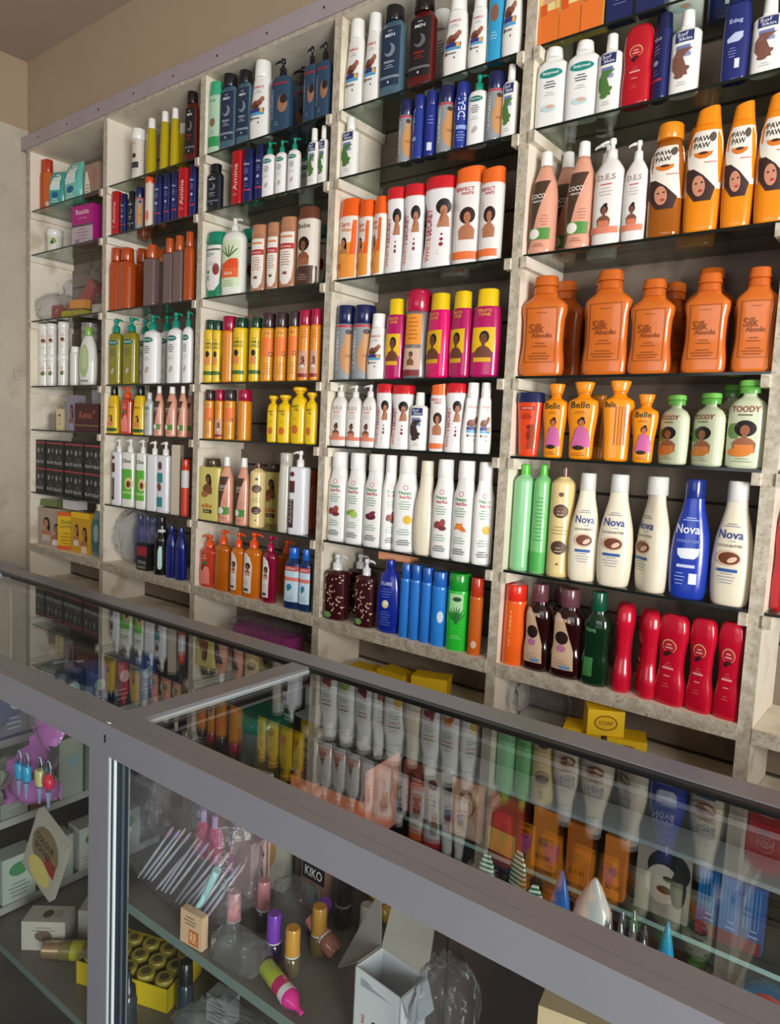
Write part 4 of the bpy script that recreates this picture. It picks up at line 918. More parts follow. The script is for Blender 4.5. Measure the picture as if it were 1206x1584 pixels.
('red_tall',1,1,1.1076,0.0220,0.1656,0.979,11),
('navy_tall',1,1,1.1562,0.0220,0.1692,0.620,12),
('rust',1,2,0.6810,0.0272,0.2346,0.923,13),
('rust',1,2,0.7478,0.0304,0.2272,1.104,5),
('rust',1,2,0.6848,0.1350,0.2551,0.950,6),
('mauve',1,2,0.9164,0.0246,0.2166,0.842,7),
('mauve',1,2,0.8218,0.1350,0.2359,0.950,8),
('mauve',1,2,1.0282,0.0220,0.2242,0.620,9),
('mauve',1,2,1.0849,0.0220,0.2255,0.620,10),
('rust',1,2,1.1417,0.0220,0.2309,0.620,11),
('baby_oil',1,3,0.6879,0.0246,0.2503,0.878,12),
('baby_oil',1,3,0.7875,0.0260,0.2488,0.936,13),
('baby_pump',1,3,0.7107,0.1350,0.2652,0.950,5),
('baby_pump',1,3,0.9189,0.0306,0.2501,1.079,6),
('baby_pump',1,3,0.8528,0.1350,0.2704,0.950,7),
('baby_pump',1,3,1.0645,0.0267,0.2485,0.925,8),
('baby_pump',1,3,1.1421,0.0220,0.2467,0.620,9),
('yellow_taper',1,4,0.6787,0.0239,0.1800,0.942,10),
('yellow_taper',1,4,0.6802,0.1350,0.1800,0.992,11),
('coral_pump',1,4,0.7728,0.0234,0.1796,0.898,12),
('yellow_taper',1,4,0.8548,0.0249,0.1790,0.982,13),
('baby_slim',1,4,0.9179,0.0220,0.1570,0.716,5),
('coco',1,4,0.9785,0.0220,0.1800,0.788,20),
('coco',1,4,1.0545,0.0239,0.1772,1.034,7),
('coco',1,4,1.1199,0.0220,0.1787,0.755,8),
('coco',1,4,1.0122,0.1350,0.1800,0.985,9),
('white_pump',1,5,0.7213,0.0228,0.2556,0.739,10),
('avocado_pump',1,5,0.7952,0.0254,0.2583,0.830,11),
('avocado_pump',1,5,0.8825,0.0220,0.2588,0.649,15),
('plain_pump',1,5,0.9563,0.0227,0.2567,0.723,13),
('teal_stamp',1,5,1.0216,0.0248,0.2569,0.823,5),
('beige_box',1,5,1.0875,0.0279,0.2480,0.620,35),
('red_grey_tube',1,5,1.1440,0.0220,0.2002,0.714,36),
('black_bottle',1,6,1.0009,0.0277,0.2137,0.716,39),
('blue_deep',1,6,1.0693,0.0220,0.1903,0.629,9),
('blue_deep',1,6,1.1274,0.0220,0.1874,0.705,10),
('rust',0,0,0.0650,0.0500,0.2216,0.620,12),
('orange_slim',0,0,0.1025,0.0500,0.2149,0.620,51),
('small_jar',0,1,0.1601,0.0500,0.0985,0.720,52),
('cream_jar',0,3,0.0780,0.0500,0.1350,0.759,40),
('cream_jar',0,3,0.1388,0.0500,0.1350,0.620,41),
('cream_jar',0,3,0.2388,0.0500,0.1350,0.620,42),
('cream_jar2',0,3,0.0780,0.0500,0.1340,0.759,45,0.1350),
('cream_jar2',0,3,0.1388,0.0500,0.1340,0.620,46,0.1350),
('cream_jar2',0,3,0.2388,0.0500,0.1340,0.620,47,0.1350),
('striped_cup',0,3,0.3348,0.0500,0.1634,0.923,48),
('shower_gel',0,3,0.4395,0.0500,0.2368,0.972,13),
]
LVG = LV + [LG]
BAYN = ['leftmost bay', 'second bay', 'middle bay', 'fourth bay', 'right bay']
SHN = ['top shelf', 'second shelf', 'third shelf', 'fourth shelf', 'fifth shelf', 'sixth shelf', 'bottom board']
ORD = ['first', 'second', 'third', 'fourth', 'fifth', 'sixth', 'seventh', 'eighth', 'ninth', 'tenth', 'eleventh']
SPECIAL = {}
cnt = {}
for r in DATA: cnt.setdefault((TY[r[0]].desc, r[1], r[2]), []).append(r[3])
for r in DATA:
    key, bay, row, x, y, H, sx, rot = r[:8]; dz = r[8] if len(r) > 8 else 0
    s = TY[key]
    if s.first is None: o = s.first = make(s)
    else: o = copy_tree(s.first)
    o.location = (x, y, LVG[row] + OZ + dz + 0.0004)
    o.scale = (H*sx, H*min(sx, 1.12 if not s.box else sx), H); o.rotation_euler = (0, 0, math.radians(rot))
    xs = sorted(cnt[(s.desc, bay, row)]); place = SHN[row] + ', ' + BAYN[bay]
    if len(xs) == 1: lab = s.desc + ', ' + place
    else:
        k = xs.index(x)
        q = 'leftmost' if k == 0 else ('rightmost' if k == len(xs)-1 else ORD[k] + ' from left')
        lab = s.desc + ', ' + q + ', ' + place
        o['group'] = s.desc.split(' with ')[0].split(',')[0] + 's on ' + place
    tag(o, lab, s.cat)

# ------------------------------------------------------------------ loose packs on the left bay shelves
def carton(name, w, d, h, loc, rz, color, label, cat='box', art=None, group=None, rx=0, ry=0, rough=0.5):
    o = empty(name, loc, math.radians(rz), label, cat, group)
    o.rotation_euler = (math.radians(rx), math.radians(ry), math.radians(rz))
    mb = MB(); mb.box(-w/2, w/2, -d/2, d/2, 0, h, M(color, rough, 0.1, name='card')); bd = mb.build('carton_body', o)
    if art:
        P = Print(lambda u, z, off: (u*w, -d/2-off*0.06, z*h)); art(P); P.mb.build('printed_front', bd)
    return o
def bag(name, sx, sy, sz, loc, label, rz=0, seed=1, mt=None, cat='plastic bag', pinch=0.35, rx=0, ry=0, amp=0.14):
    """crumpled sealed film bag"""
    rr = random.Random(seed); mb = MB(); N, Q = 46, 28; ph = [rr.uniform(0, 6.28) for _ in range(12)]
    from mathutils import noise
    rows = []
    for j in range(Q+1):
        v = -PI/2 + PI*j/Q; row = []
        for i in range(N):
            u = 2*PI*i/N; cx, cy = math.cos(u), math.sin(u); cv = math.cos(v)**0.5 if math.cos(v) > 1e-6 else 0
            q = Vector((cx*1.6+ph[0], cy*1.6+ph[1], v*1.3+ph[2]))
            k = 1 + amp*(1.6*noise.noise(q*1.3) + 0.9*(1-2*abs(noise.noise(q*3.1))) - 0.5 + 0.5*noise.noise(q*7))
            x = sx/2*cv*math.copysign(abs(cx)**0.6, cx)*k; y = sy/2*cv*math.copysign(abs(cy)**0.6, cy)*k
            z = sz/2*(1+math.copysign(abs(math.sin(v))**.8, v)*(1 + (amp*1.4*noise.noise(q*2.2) if v > 0 else 0)))
            if v > 0.3: x *= 1-pinch*(v-0.3)*.6; y *= 1-pinch*1.3*(v-0.3)
            x = max(-sx*.5, min(sx*.5, x)); y = max(-sy*.5, min(sy*.5, y)); z = min(z, sz)
            row.append(len(mb.v)); mb.v.append((x, y, max(0.0005, z)))
        rows.append(row)
    mt = mt or FILM
    for a, b in zip(rows, rows[1:]):
        for k in range(N): mb.face((a[k], a[(k+1) % N], b[(k+1) % N], b[k]), mt, True)
    o = mb.build(name); o.location = loc; o.rotation_euler = (math.radians(rx), math.radians(ry), math.radians(rz))
    return tag(o, label, cat)
Z = lambda k: LVG[k] + OZ + 0.0006

def a(P): P.e(.0, .55, .3, .25, '1f8f8f'); P.r(-.45, .45, .1, .3, 'cfe4e0'); P.e(0, .4, .16, .06, '1a5a8a')
def pouch(name, w, d, h, loc, rz, color, label, art=None, film_=True):
    o = empty(name, loc, math.radians(rz), label, 'pouch')
    mb = MB(); mb.loft([(0, w*.42, d*.3), (h*.05, w*.5, d*.5), (h*.5, w*.52, d*.5), (h*.85, w*.47, d*.35), (h*.97, w*.42, d*.06), (h, w*.42, d*.03)], M(color, .25, .5, name='film_pouch'), 3, 26)
    bd = mb.build('pouch_body', o)
    if art:
        P = Print(lambda u, z, off: (u*w, -d*(.5 if z < .7 else .5-.35*(z-.7)/.3)-off*0.05, z*h)); art(P); P.mb.build('printed_front', bd)
    return o
def a(P): P.e(0, .35, .2, .08, '1c5f8f'); P.r(-.3, .3, .48, .62, 'cfe8e4'); P.lines(0, .25, .5, 2, .06, 'e4efec', .02); P.band([(.62, -.25, .3), (.8, -.15, .35), (.9, 0, .2)], 'dfe6de')
pouch('wipes_pack', .085, .05, .155, (.175, .06, Z(0)), 20, '3f9c94', 'teal pack of baby wipes, left of two on top shelf of leftmost bay', a)
pouch('wipes_pack', .12, .06, .175, (.29, .075, Z(0)), 4, '6cc3b4', 'large pale teal wipes pack on top shelf of leftmost bay', a)
def a(P): P.band([(.1, -.45, -.05), (.5, -.45, -.15), (.8, -.4, -.3)], 'e6ded6'); P.e(.2, .6, .18, .25, 'a0705c'); P.lines(-.28, .4, .3, 3, .1, '8a6a68', .03)
carton('soap_carton', .10, .05, .125, (.475, .06, Z(0)), 2, '9c8070', 'brownish pink carton with faces on top shelf of leftmost bay', art=a)
def a(P): P.t('Rasita', 0, .83, .62, .13, 'e8c8d8'); P.t('relaxing', 0, .67, .4, .05, 'e8a8c8'); P.r(-.5, .5, .0, .5, 'b9a9b0'); P.r(-.5, .5, .46, .52, '5a4858'); P.lines(0, .4, .6, 4, .08, '8a6078', .02); P.e(-.25, .1, .12, .06, '8c7c88')
carton('hair_relaxer_box', .135, .06, .155, (.425, .055, Z(1)), 6, 'b01a7a', 'magenta hair relaxer box on second shelf of leftmost bay', art=a)
def a(P): P.lines(0, .7, .6, 5, .12, '8a7aa8', .03)
carton('purple_carton', .05, .06, .15, (.545, .085, Z(1)), 4, '4a3468', 'dark purple carton behind the magenta relaxer box', art=a)
# third shelf: film bags full of small packs
carton('red_carton', .05, .035, .17, (.27, .10, Z(2)+.02), 10, 'a04038', 'long red carton leaning in film on third shelf, leftmost bay', ry=38)
carton('hair_net_pack', .12, .03, .075, (.14, .10, Z(2)), 8, '9c4a40', 'reddish packet in clear film, leftmost bay third shelf')
carton('card_pack', .07, .02, .15, (.33, .155, Z(2)+.002), -6, '8c7448', 'tan card packet standing behind the leaning red carton')
def a(P): P.r(-.2, .5, .0, 1, 'd8a818'); P.lines(.1, .8, .4, 4, .15, '9a7010', .03)
carton('yellow_pack', .06, .03, .13, (.46, .15, Z(2)), 6, 'b8b4ac', 'silver and yellow upright packet on third shelf of leftmost bay', art=a)
carton('yellow_sachet', .09, .03, .035, (.37, .05, Z(2)+.035), 12, 'e0902a', 'small orange yellow packet lying on olive sachets, leftmost bay')
carton('olive_sachet', .15, .05, .03, (.33, .06, Z(2)), 4, 'a8a018', 'olive yellow flat packet lying at shelf front, leftmost bay')
def a(P):
    for i in range(3):
        for j in range(3): P.e(-.3+.3*i, .22+.28*j, .1, .1, 'b08a84')
carton('blister_pack', .085, .02, .065, (.52, .09, Z(2)+.045), 4, '6a4440', 'brown blister pack with round marks on third shelf of leftmost bay', art=a)
carton('white_carton', .09, .05, .043, (.52, .07, Z(2)), 4, 'b0aaa4', 'greyish white carton under the brown blister pack')
bag('film_bag', .17, .13, .12, (.13, .075, Z(2)), 'crumpled clear film bag at left end of third shelf', 5, 3)
bag('film_bag', .26, .12, .19, (.40, .08, Z(2)), 'big crumpled clear film bag over yellow packets on third shelf', 3, 5, pinch=.5)
# fourth shelf striped stack
mb = MB()
for k in range(5):
    mb.loft([(k*.016, .03, .03), (k*.016+.05, .035, .035)], M('a8a29c' if k % 2 else '8c8680', .4, .3, name='silver_foil'), 2, 26)
o = mb.build('foil_cup_stack'); o.location = (.36, .10, LV[3]+OZ+.15); tag(o, 'nested silver grey foil tubs above slim white bottle, leftmost bay', 'stack of tubs')
# fifth shelf
carton('small_carton', .045, .04, .07, (.16, .06, Z(4)), 14, '8c8078', 'small greyish striped carton on fifth shelf of leftmost bay')
def a(P): P.e(0, .7, .2, .06, '6a5a40'); P.e(0, .3, .1, .04, '6a5a40'); P.lines(0, .5, .5, 2, .08, '9a8a60', .02)
carton('cream_carton', .042, .035, .092, (.235, .05, Z(4)), 10, 'd2c498', 'small upright cream carton beside hair dye box, fifth shelf', art=a)
def a(P): P.woman(0, .55, .26, 'long', '8a5440', '9a90a8')
carton('hair_dye_box', .075, .04, .15, (.33, .055, Z(4)), 8, '8a8490', 'grey hair dye box with long haired woman, leftmost bay', art=a)
carton('white_box', .13, .04, .178, (.44, .125, Z(4)), 4, 'a8a6ac', 'tall pale box standing behind the maroon box, leftmost bay')
def a(P): P.t('Kena', -.05, .6, .5, .25, 'a85a48'); P.r(-.5, .5, .2, .25, '7a6a30'); P.e(.3, .7, .07, .08, '7a3a38')
carton('maroon_box', .165, .06, .115, (.47, .055, Z(4)), 4, '44121e', 'maroon box with gold band on fifth shelf of leftmost bay', art=a)
bag('film_bag', .12, .09, .045, (.13, .135, Z(4)), 'flat clear film bag behind small cartons, fifth shelf', 5, 9)
# sixth shelf: two tiers of black cartons
def a(P):
    P.r(-.5, .5, .88, .93, 'b03844'); P.e(-.2, .6, .1, .1, '8c9294'); P.e(.2, .62, .08, .08, '787e80'); P.t('BLACK', 0, .18, .75, .12, 'b8bcbc'); P.lines(0, .42, .5, 2, .09, '565c5c', .03)
bx = [.085, .165, .245, .325, .405, .485, .56]
for tier in range(2):
    for i, x in enumerate(bx):
        carton('black_dye_carton', .074, .06, .115, (x, .055+(i % 2)*.006, Z(5)+tier*.1156), 3, '131716' if i % 2 else '1b211d',
               'black hair dye carton, %s from left in %s tier of leftmost bay' % (ORD[i], ('lower', 'upper')[tier]), art=a, group='black hair dye cartons stacked on the sixth shelf')
# bottom board of leftmost bay
def a(P): P.woman(-.2, .58, .24, 'long', 'b87a5c', 'c8b8b0'); P.woman(.2, .45, .22, 'long', 'a86a50', 'e8e0dc')
carton('hair_kit_box', .17, .05, .165, (.16, .06, Z(6)), 10, 'a89888', 'hair relaxer kit box with two women, bottom board of leftmost bay', art=a)
def a(P): P.r(-.5, .5, 0, .1, 'd85a2c'); P.r(-.5, .5, .9, 1, 'd85a2c'); P.t('Dark', 0, .75, .6, .1, '2a6a30'); P.t('Lovely', 0, .62, .7, .1, '2a6a30'); P.lines(0, .45, .7, 4, .09, 'a87a10', .03)
carton('yellow_kit_box', .085, .045, .16, (.292, .052, Z(6)), 24, 'd8b41c', 'yellow and orange hair kit box turned beside the women box', art=a)
def a(P): P.woman(-.22, .55, .2, 'long', 'b07858', 'd8d0c8'); P.woman(.22, .48, .24, 'long', 'a86a50', 'e0c8a0'); P.r(-.5, .5, .86, 1, 'e8b81c')
carton('gold_kit_box', .125, .05, .17, (.408, .06, Z(6)), 6, 'c8981c', 'gold hair kit box with two smiling women, bottom board', art=a)
def a(P): P.band([(.1, -.3, .3), (.5, -.35, .35), (.8, -.3, .3)], '3a6470'); P.e(0, .5, .2, .2, '88a4a0')
pouch('refill_pouch', .09, .04, .19, (.525, .06, Z(6)), 2, '5c7c84', 'bluish clear refill pouch at right end of leftmost bay', a)
carton('green_leaflet', .11, .05, .03, (.12, .065, Z(6)+.166), 10, '6c7a48', 'green leaflet box lying on the women hair kit box', rx=-12)
carton('small_white_box', .10, .05, .04, (.275, .085, Z(6)+.17), 6, 'c8c6c4', 'small white box lying on the yellow and gold hair kits')
# second bay bottom: film bundle of blue bottles, red card
for i in range(4):
    s = TY['blue_deep']; o = copy_tree(s.first); o.location = (.735+i*.05, .11, Z(6)); o.scale = (.16, .16, .19)
    tag(o, 'dark blue bottle inside clear film bundle, %s from left, second bay' % ORD[i], 'bottle', 'dark blue bottles wrapped in film')
def a(P): P.r(-.5, .5, .55, .9, '9a2434'); P.t('STRONG', 0, .3, .8, .12, 'b8b4b4'); P.t('BLACK', 0, .12, .7, .1, 'b8b4b4')
carton('black_red_pack', .06, .03, .10, (.893, .03, Z(6)), 4, '181618', 'black and red pack in film beside the black bottle', art=a)
bag('film_bundle', .23, .15, .21, (.775, .1, Z(6)), 'large clear film bundle wrapping dark blue bottles, second bay', 4, 12, mt=FILMH, pinch=.1)
bag('film_wrap', .225, .075, .205, (2.175, .057, Z(6)), 'clear shrink film around the four blue tubes on the bottom board', 0, 17, pinch=.1, amp=.04)
# right of the fifth upright: sliver of the next bay
s = TY['red_shampoo']; o = copy_tree(s.first); o.location = (3.055, .05, Z(5)); o.scale = (.19, .19, .2); tag(o, 'red shampoo bottle cut off at the right edge of the photo', 'bottle')
# things below the bottom board
LOWZ = 0.452
b = MB()
for i in range(6): b.box(BX[i]+UT+.001, BX[i+1]-.001, -0.002, DEP-.001, LOWZ-.025+OZ, LOWZ+OZ, WOOD, front=EDGE)
b.build('low_board', unit)
def a(P): P.e(0, .5, .32, .3, '8a5a10'); P.e(0, .5, .28, .25, 'e8b818'); P.t('SOAP', 0, .5, .4, .16, '7a4a10')
carton('yellow_soap_box', .085, .07, .055, (2.66, .035, OZ+LOWZ+.0005), 16, 'eabf10', 'yellow soap box lower left of the pile of three under right bay', art=a, group='yellow soap boxes under the right bay')
carton('yellow_soap_box', .085, .07, .055, (2.755, .05, OZ+LOWZ+.0005), 22, 'eabf10', 'yellow soap box lower right of the pile of three under right bay', art=a, group='yellow soap boxes under the right bay')
carton('yellow_soap_box', .08, .07, .058, (2.705, .035, OZ+LOWZ+.0565), 30, 'efc412', 'topmost yellow soap box on the pile under right bay', art=a, group='yellow soap boxes under the right bay')
bag('film_bag', .13, .1, .13, (2.53, .08, OZ+LOWZ+.001), 'crumpled clear film bag under the right bay by white panel', 5, 21, pinch=.6)
for i in range(8):
    carton('purple_soap_bar', .03, .07, .05, (1.42+i*.034, .07, OZ+LOWZ+.0005), 4, 'a03a80', 'magenta soap bar in film under middle bay, %s from left' % ORD[i], group='magenta soap bars under the middle bay')
bag('film_bag', .33, .13, .085, (1.52, .08, OZ+LOWZ+.001), 'clear film bag of magenta soap bars under the middle bay', 3, 23, pinch=.2)
for i, (x, q) in enumerate(((1.98, 10), (2.09, -5), (2.21, 20))):
    carton('yellow_packet', .1, .06, .03+.015*i, (x, .06, OZ+LOWZ+.0005), q, 'e0b81c', 'yellow packet low under fourth bay, %s' % ('leftmost', 'middle', 'rightmost near upright')[i], group='yellow packets under the fourth bay')
def a(P): P.lines(0, .7, .6, 2, .3, 'd8a890', .08)
carton('soap_box', .10, .05, .035, (2.075, .06, OZ+LG+.2), 8, 'd8936a', 'small orange soap box lying on blue tubes, fourth bay', art=a)
# paper hook at the far left wall
mb = MB(); mb.tube([(-.002, -.02, 0), (-.006, -.035, .012), (-.008, -.05, .0), (-.006, -.045, -.03), (-.004, -.03, -.04)], .0018, M('d8d8d4', .3, name='white_wire')); 
o = mb.build('wire_hook'); o.location = (.012, -.003, 1.37+OZ); tag(o, 'small white wire hook at left side of the shelving', 'hook')

# ------------------------------------------------------------------ glass display counter
CT = 0.686 + OZ
cr = math.atan(0.018)
counter = empty('glass_display_counter', (2.30, -0.955, 0), cr, 'long grey aluminium and glass display counter in front of the shelves', 'display counter')
def cpart(name, mb): return mb.build(name, counter)
x0c, x1c = -1.32, 1.75; dpt = 0.495; RH = 0.050
b = MB(); b.box(x0c, x1c, 0, .0195, CT-RH, CT, ALU); b.box(x0c, x1c, .0203, .052, CT-RH, CT, ALU); b.box(x0c, x1c, .002, .05, CT-RH+.002, CT-.0012, M('2c2c30', .5, name='seam')); cpart('front_rail', b)
b = MB(); b.box(x0c, x1c, dpt-.052, dpt, CT-.045, CT, ALU); cpart('back_rail', b)
b = MB(); b.box(x0c, x1c, dpt-.066, dpt-.0525, CT-.03, CT-.002, BLACKR); cpart('rubber_strip', b)
for xa, xb in ((x0c, x0c+.05), (-.025, .02), (x1c-.05, x1c)):
    b = MB(); b.box(xa, xb, .0525, dpt-.067, CT-.04, CT, ALU); b.box(xb, xb+.003, .0525, dpt-.067, CT-.014, CT-.006, SILVER); b.box(xb+.0002, xb+.009, .0525, dpt-.067, CT-.03, CT-.0145, BLACKR); cpart('cross_rail', b)
for xa, xb in ((x0c+.06, -.026), (.031, x1c-.052)):
    b = MB(); b.box(xa, xb, .0525, dpt-.0665, CT-.0125, CT-.0065, GLASS)
    cpart('top_glass', b)
for xp in (x0c, -.05, 1.15, x1c-.055):
    b = MB(); b.box(xp, xp+.055, .002, .04, 0, CT-RH-.0005, ALU); b.box(xp+.0552, xp+.0590, .002, .006, 0.01, CT-RH-.001, SILVER); b.box(xp+.0597, xp+.067, .004, .03, 0.01, CT-RH-.001, M('1c2836', .4, name='dark_gasket')); b.box(xp+.0672, xp+.0700, .003, .007, 0.01, CT-RH-.001, SILVER)
    cpart('front_post', b)
for xp in (x0c+.02, -.02, 1.15, x1c-.05):
    b = MB(); b.box(xp, xp+.02, dpt-.03, dpt-.005, 0, CT-.0455, SILVER); cpart('back_post', b)
for xa, xb in ((x0c+.075, -.052), (.0215, 1.148), (1.222, x1c-.056)):
    b = MB(); b.box(xa, xb, .012, .017, .02, CT-RH-.001, GLASS); cpart('front_glass', b)
DARKPANEL = M('3b3d3e', .35, .2, name='dark_rear_panel')  # added dark panels that keep light and view off the wall behind
for i, (xa, xb) in enumerate(((x0c+.045, -.55), (-.549, -.022), (.002, .6), (.601, 1.148), (1.172, x1c-.052))):
    b = MB(); b.box(xa, xb, dpt-.034+(.004 if i % 2 else 0), dpt-.031+(.004 if i % 2 else 0), .052, CT-.046, DARKPANEL); cpart('added_rear_panel', b)
SZ = 0.385 + OZ; LZ = 0.105 + OZ
SHE = M('6f817c', .3, .2, name='greenish_shelf_edge')
b = MB(); b.box(-.02, 1.10, .032, dpt-.038, SZ-.016, SZ, GREYSH, front=SHE); cpart('upper_shelf', b)
b = MB(); b.box(-1.22, 1.10, .032, dpt-.038, LZ-.016, LZ, GREYSH, front=SHE); cpart('lower_shelf', b)
b = MB(); b.box(x0c, x1c, .03, dpt-.032, .02, .05, GREYSH); cpart('base_panel', b)
b = MB(); b.box(x0c+.02, -.61, .10, dpt-.038, SZ-.012, SZ, GREYSH, front=SHE); cpart('upper_shelf', b)
# side rack of the left compartment
for zz in (.49, .315, .125):
    b = MB(); b.box(-.60, -.502, .04, dpt-.038, zz+OZ-.012, zz+OZ, GREYSH); b.box(-.5018, -.498, .04, dpt-.038, zz+OZ-.016, zz+OZ, M('a8aaa6', .4, name='pale_shelf_edge')); cpart('rack_shelf', b)
b = MB(); b.box(-.50, -.47, .036, .045, LZ, CT-.06, ALU); cpart('rack_post', b)
# neighbouring counter at the far left, turning towards the room
side = empty('side_display_counter', (.64, -1.2, 0), 0, 'second glass counter turning away at the far left edge', 'display counter')
for nm, q in (('back_rail', (-.30, .325, .70, .745, CT-.045, CT)), ('side_rail', (.285, .33, -.9, .699, CT-.045, CT)), ('side_rail', (-.345, -.302, -.9, .745, CT-.045, CT)), ('front_rail', (-.30, .284, -.945, -.901, CT-.045, CT))):
    b = MB(); b.box(*q, ALU); b.build(nm, side)
b = MB(); b.box(-.301, .284, -.9, .699, CT-.012, CT-.006, GLASS); b.build('top_glass', side)
b = MB(); b.box(-.30, .284, -.9, .699, SZ-.014, SZ, GREYSH); b.build('inner_shelf', side)
for xx, yy in ((-.34, -.94), (.29, -.94), (-.34, .71), (.29, .71)):
    b = MB(); b.box(xx, xx+.035, yy, yy+.033, 0, CT-.0455, ALU); b.build('post', side)
# screw slot at the corner above the post
b = MB(); b.box(-.004, .0, -.0006, .0, CT-.030, CT-.018, M('08080a', .6, name='dark_slot')); cpart('screw_slot', b)
b = MB(); b.tube([(-.006, .004, CT+.0004), (.004, .006, CT+.0004)], .001, SILVER, 6); cpart('screw', b)

# ------------------------------------------------------------------ goods inside the glass counter
US = SZ + 0.0006; LS = LZ + 0.0006
b = MB(); b.box(-.48, -.03, .29, .462, SZ-.012, SZ, GREYSH, front=SHE); cpart('upper_shelf', b)
BSZ = .502 + OZ
b = MB(); b.box(.03, 1.69, .385, .4565, .600+OZ, .607+OZ, M('8c959c', .4, .2, name='slate_board')); cpart('rear_ledge', b)
b = MB(); b.box(.03, 1.10, .375, .4565, BSZ-.007, BSZ, SHELFGLASS); b.mi[2] = b.mat(GEDGE2); cpart('back_glass_shelf', b)
def polish(x, y, h, w, capc, bodyc, label, rz=0, tilt=(0, 0), z=None, name='nail_polish_bottle'):
    o = empty(name, (x, y, z if z is not None else US), 0, label, 'nail polish')
    o.rotation_euler = (math.radians(tilt[0]), math.radians(tilt[1]), math.radians(rz))
    r = w/2; mb = MB(); mb.loft([(0, r*.9, r*.9), (.003, r*1.1, r*1.1), (h*.34, r*1.15, r*1.15), (h*.42, r*.9, r*.9), (h*.45, r*.5, r*.5)], M(bodyc, .12, .6, 0, .3, name='polish_glass'), 2, 20); mb.build('bottle_body', o)
    mb = MB(); mb.loft([(h*.455, r*.98, r*.98), (h*.48, r, r), (h*.97, r*.94, r*.94), (h, r*.85, r*.85)], gloss(capc), 2, 20); mb.build('cap', o)
    mb = MB(); mb.loft([(h*.425, r*1.02, r*1.02), (h*.453, r*1.02, r*1.02)], SILVER, 2, 20); mb.build('collar', o)
    return o
polish(2.508, -.868, .078, .022, 'c08a8e', '4a4448', 'nail polish with dusty pink cap, nearer one beside the brush bag')
polish(2.522, -.822, .080, .021, 'b0767e', '3c3438', 'nail polish with dark pink cap behind the dusty pink one')
polish(2.585, -.858, .074, .022, '6c3aa6', '2c1440', 'upright nail polish with purple cap and dark purple body')
polish(2.623, -.858, .070, .022, 'b9883a', '6a5a44', 'nail polish with amber cap nearest the lying pink bottle')
polish(2.622, -.803, .074, .023, 'b08232', '6e5a34', 'nail polish with amber cap standing farther back')
polish(2.582, -.775, .066, .022, '6a35a0', '3a1440', 'tilted nail polish with purple cap behind amber caps', tilt=(0, 24))
polish(2.605, -.735, .088, .024, '1b1c20', '141418', 'tall black nail polish bottle behind amber caps', tilt=(0, 4))
polish(2.655, -.800, .062, .024, 'a86a5c', 'b0705e', 'peach nail polish lying against the open white box', tilt=(0, -62), z=US+.016)
polish(2.648, -.725, .050, .022, 'b8b4ae', 'a8a49c', 'small off white jar behind the peach polish', name='nail_care_jar')
for i, (x, y, q) in enumerate(((2.63, -.67, 60), (2.67, -.69, -50))):
    polish(x, y, .06, .024, 'c9a024', 'bd9420', 'yellow capped bottle lying at back, %s' % ('left one' if i == 0 else 'right one beside white box'), tilt=(0, q), z=US+.018)
# lying pink and lime glue bottle
o = empty('glue_bottle', (2.640, -.895, US+.0135), 0, 'lime and pink bottle lying on the upper counter shelf', 'bottle'); o.rotation_euler = (math.radians(90), 0, math.radians(60))
o.rotation_euler = Matrix(((1, 0, 0), (0, 1, 0), (0, 0, 1))).to_euler(); 
dv = Vector((.93, -.22, -.06)).normalized(); o.rotation_euler = dv.to_track_quat('Z', 'Y').to_euler()
mb = MB(); mb.loft([(-.04, .0115, .0115), (-.038, .0125, .0125), (-.004, .0125, .0125)], gloss('a9b93a'), 2, 22); mb.loft([(-.004, .0125, .0125), (.012, .0125, .0125)], gloss('b82a62'), 2, 22, False, False); mb.build('body', o)
mb = MB(); mb.loft([(.012, .0128, .0128), (.022, .0128, .0128)], gloss('d8d4d6'), 2, 22); mb.build('collar', o)
mb = MB(); mb.loft([(.0222, .0125, .0125), (.030, .012, .012), (.040, .006, .006), (.046, .0035, .0035), (.054, .003, .003)], gloss('d0308a'), 2, 22); mb.build('cap', o)
# cartons at the back of the shelf
def a(P): P.lines(.1, .9, .5, 12, .07, '8a6a60', .02); P.r(-.2, .3, .06, .2, '5a6470')
carton('lip_care_carton', .055, .02, .1, (2.425, -.735, US), -8, 'c9aaa0', 'pale pink carton with small print behind the brush bag', art=a)
def a(P): P.r(-.46, .46, .5, .78, '1c1a1c'); P.t('KIKO', 0, .64, .7, .16, 'e8e8e8'); P.r(-.3, .3, .1, .42, '9aa8a4')
carton('nail_kit_box', .055, .03, .1, (2.548, -.725, US), -2, 'a07868', 'brown box with black name panel behind nail polishes', art=a)
bag('film_bag', .07, .05, .07, (2.54, -.775, US), 'small crumpled clear bag in front of the brown box', 5, 31)
bag('film_bag', .09, .05, .05, (2.555, -.895, US), 'low greyish clear bag around the pink capped polishes', 5, 33, mt=FILMH)
def a(P): P.r(-.1, .35, .06, .5, 'c06a34'); P.t('RR', .12, .28, .3, .3, 'e8c8a0'); P.lines(-.05, .85, .6, 3, .1, '6a5a4c', .03)
carton('small_tag_carton', .045, .012, .052, (2.472, -.912, US), 6, 'd0b090', 'small cream carton with orange seal by the front glass', art=a)
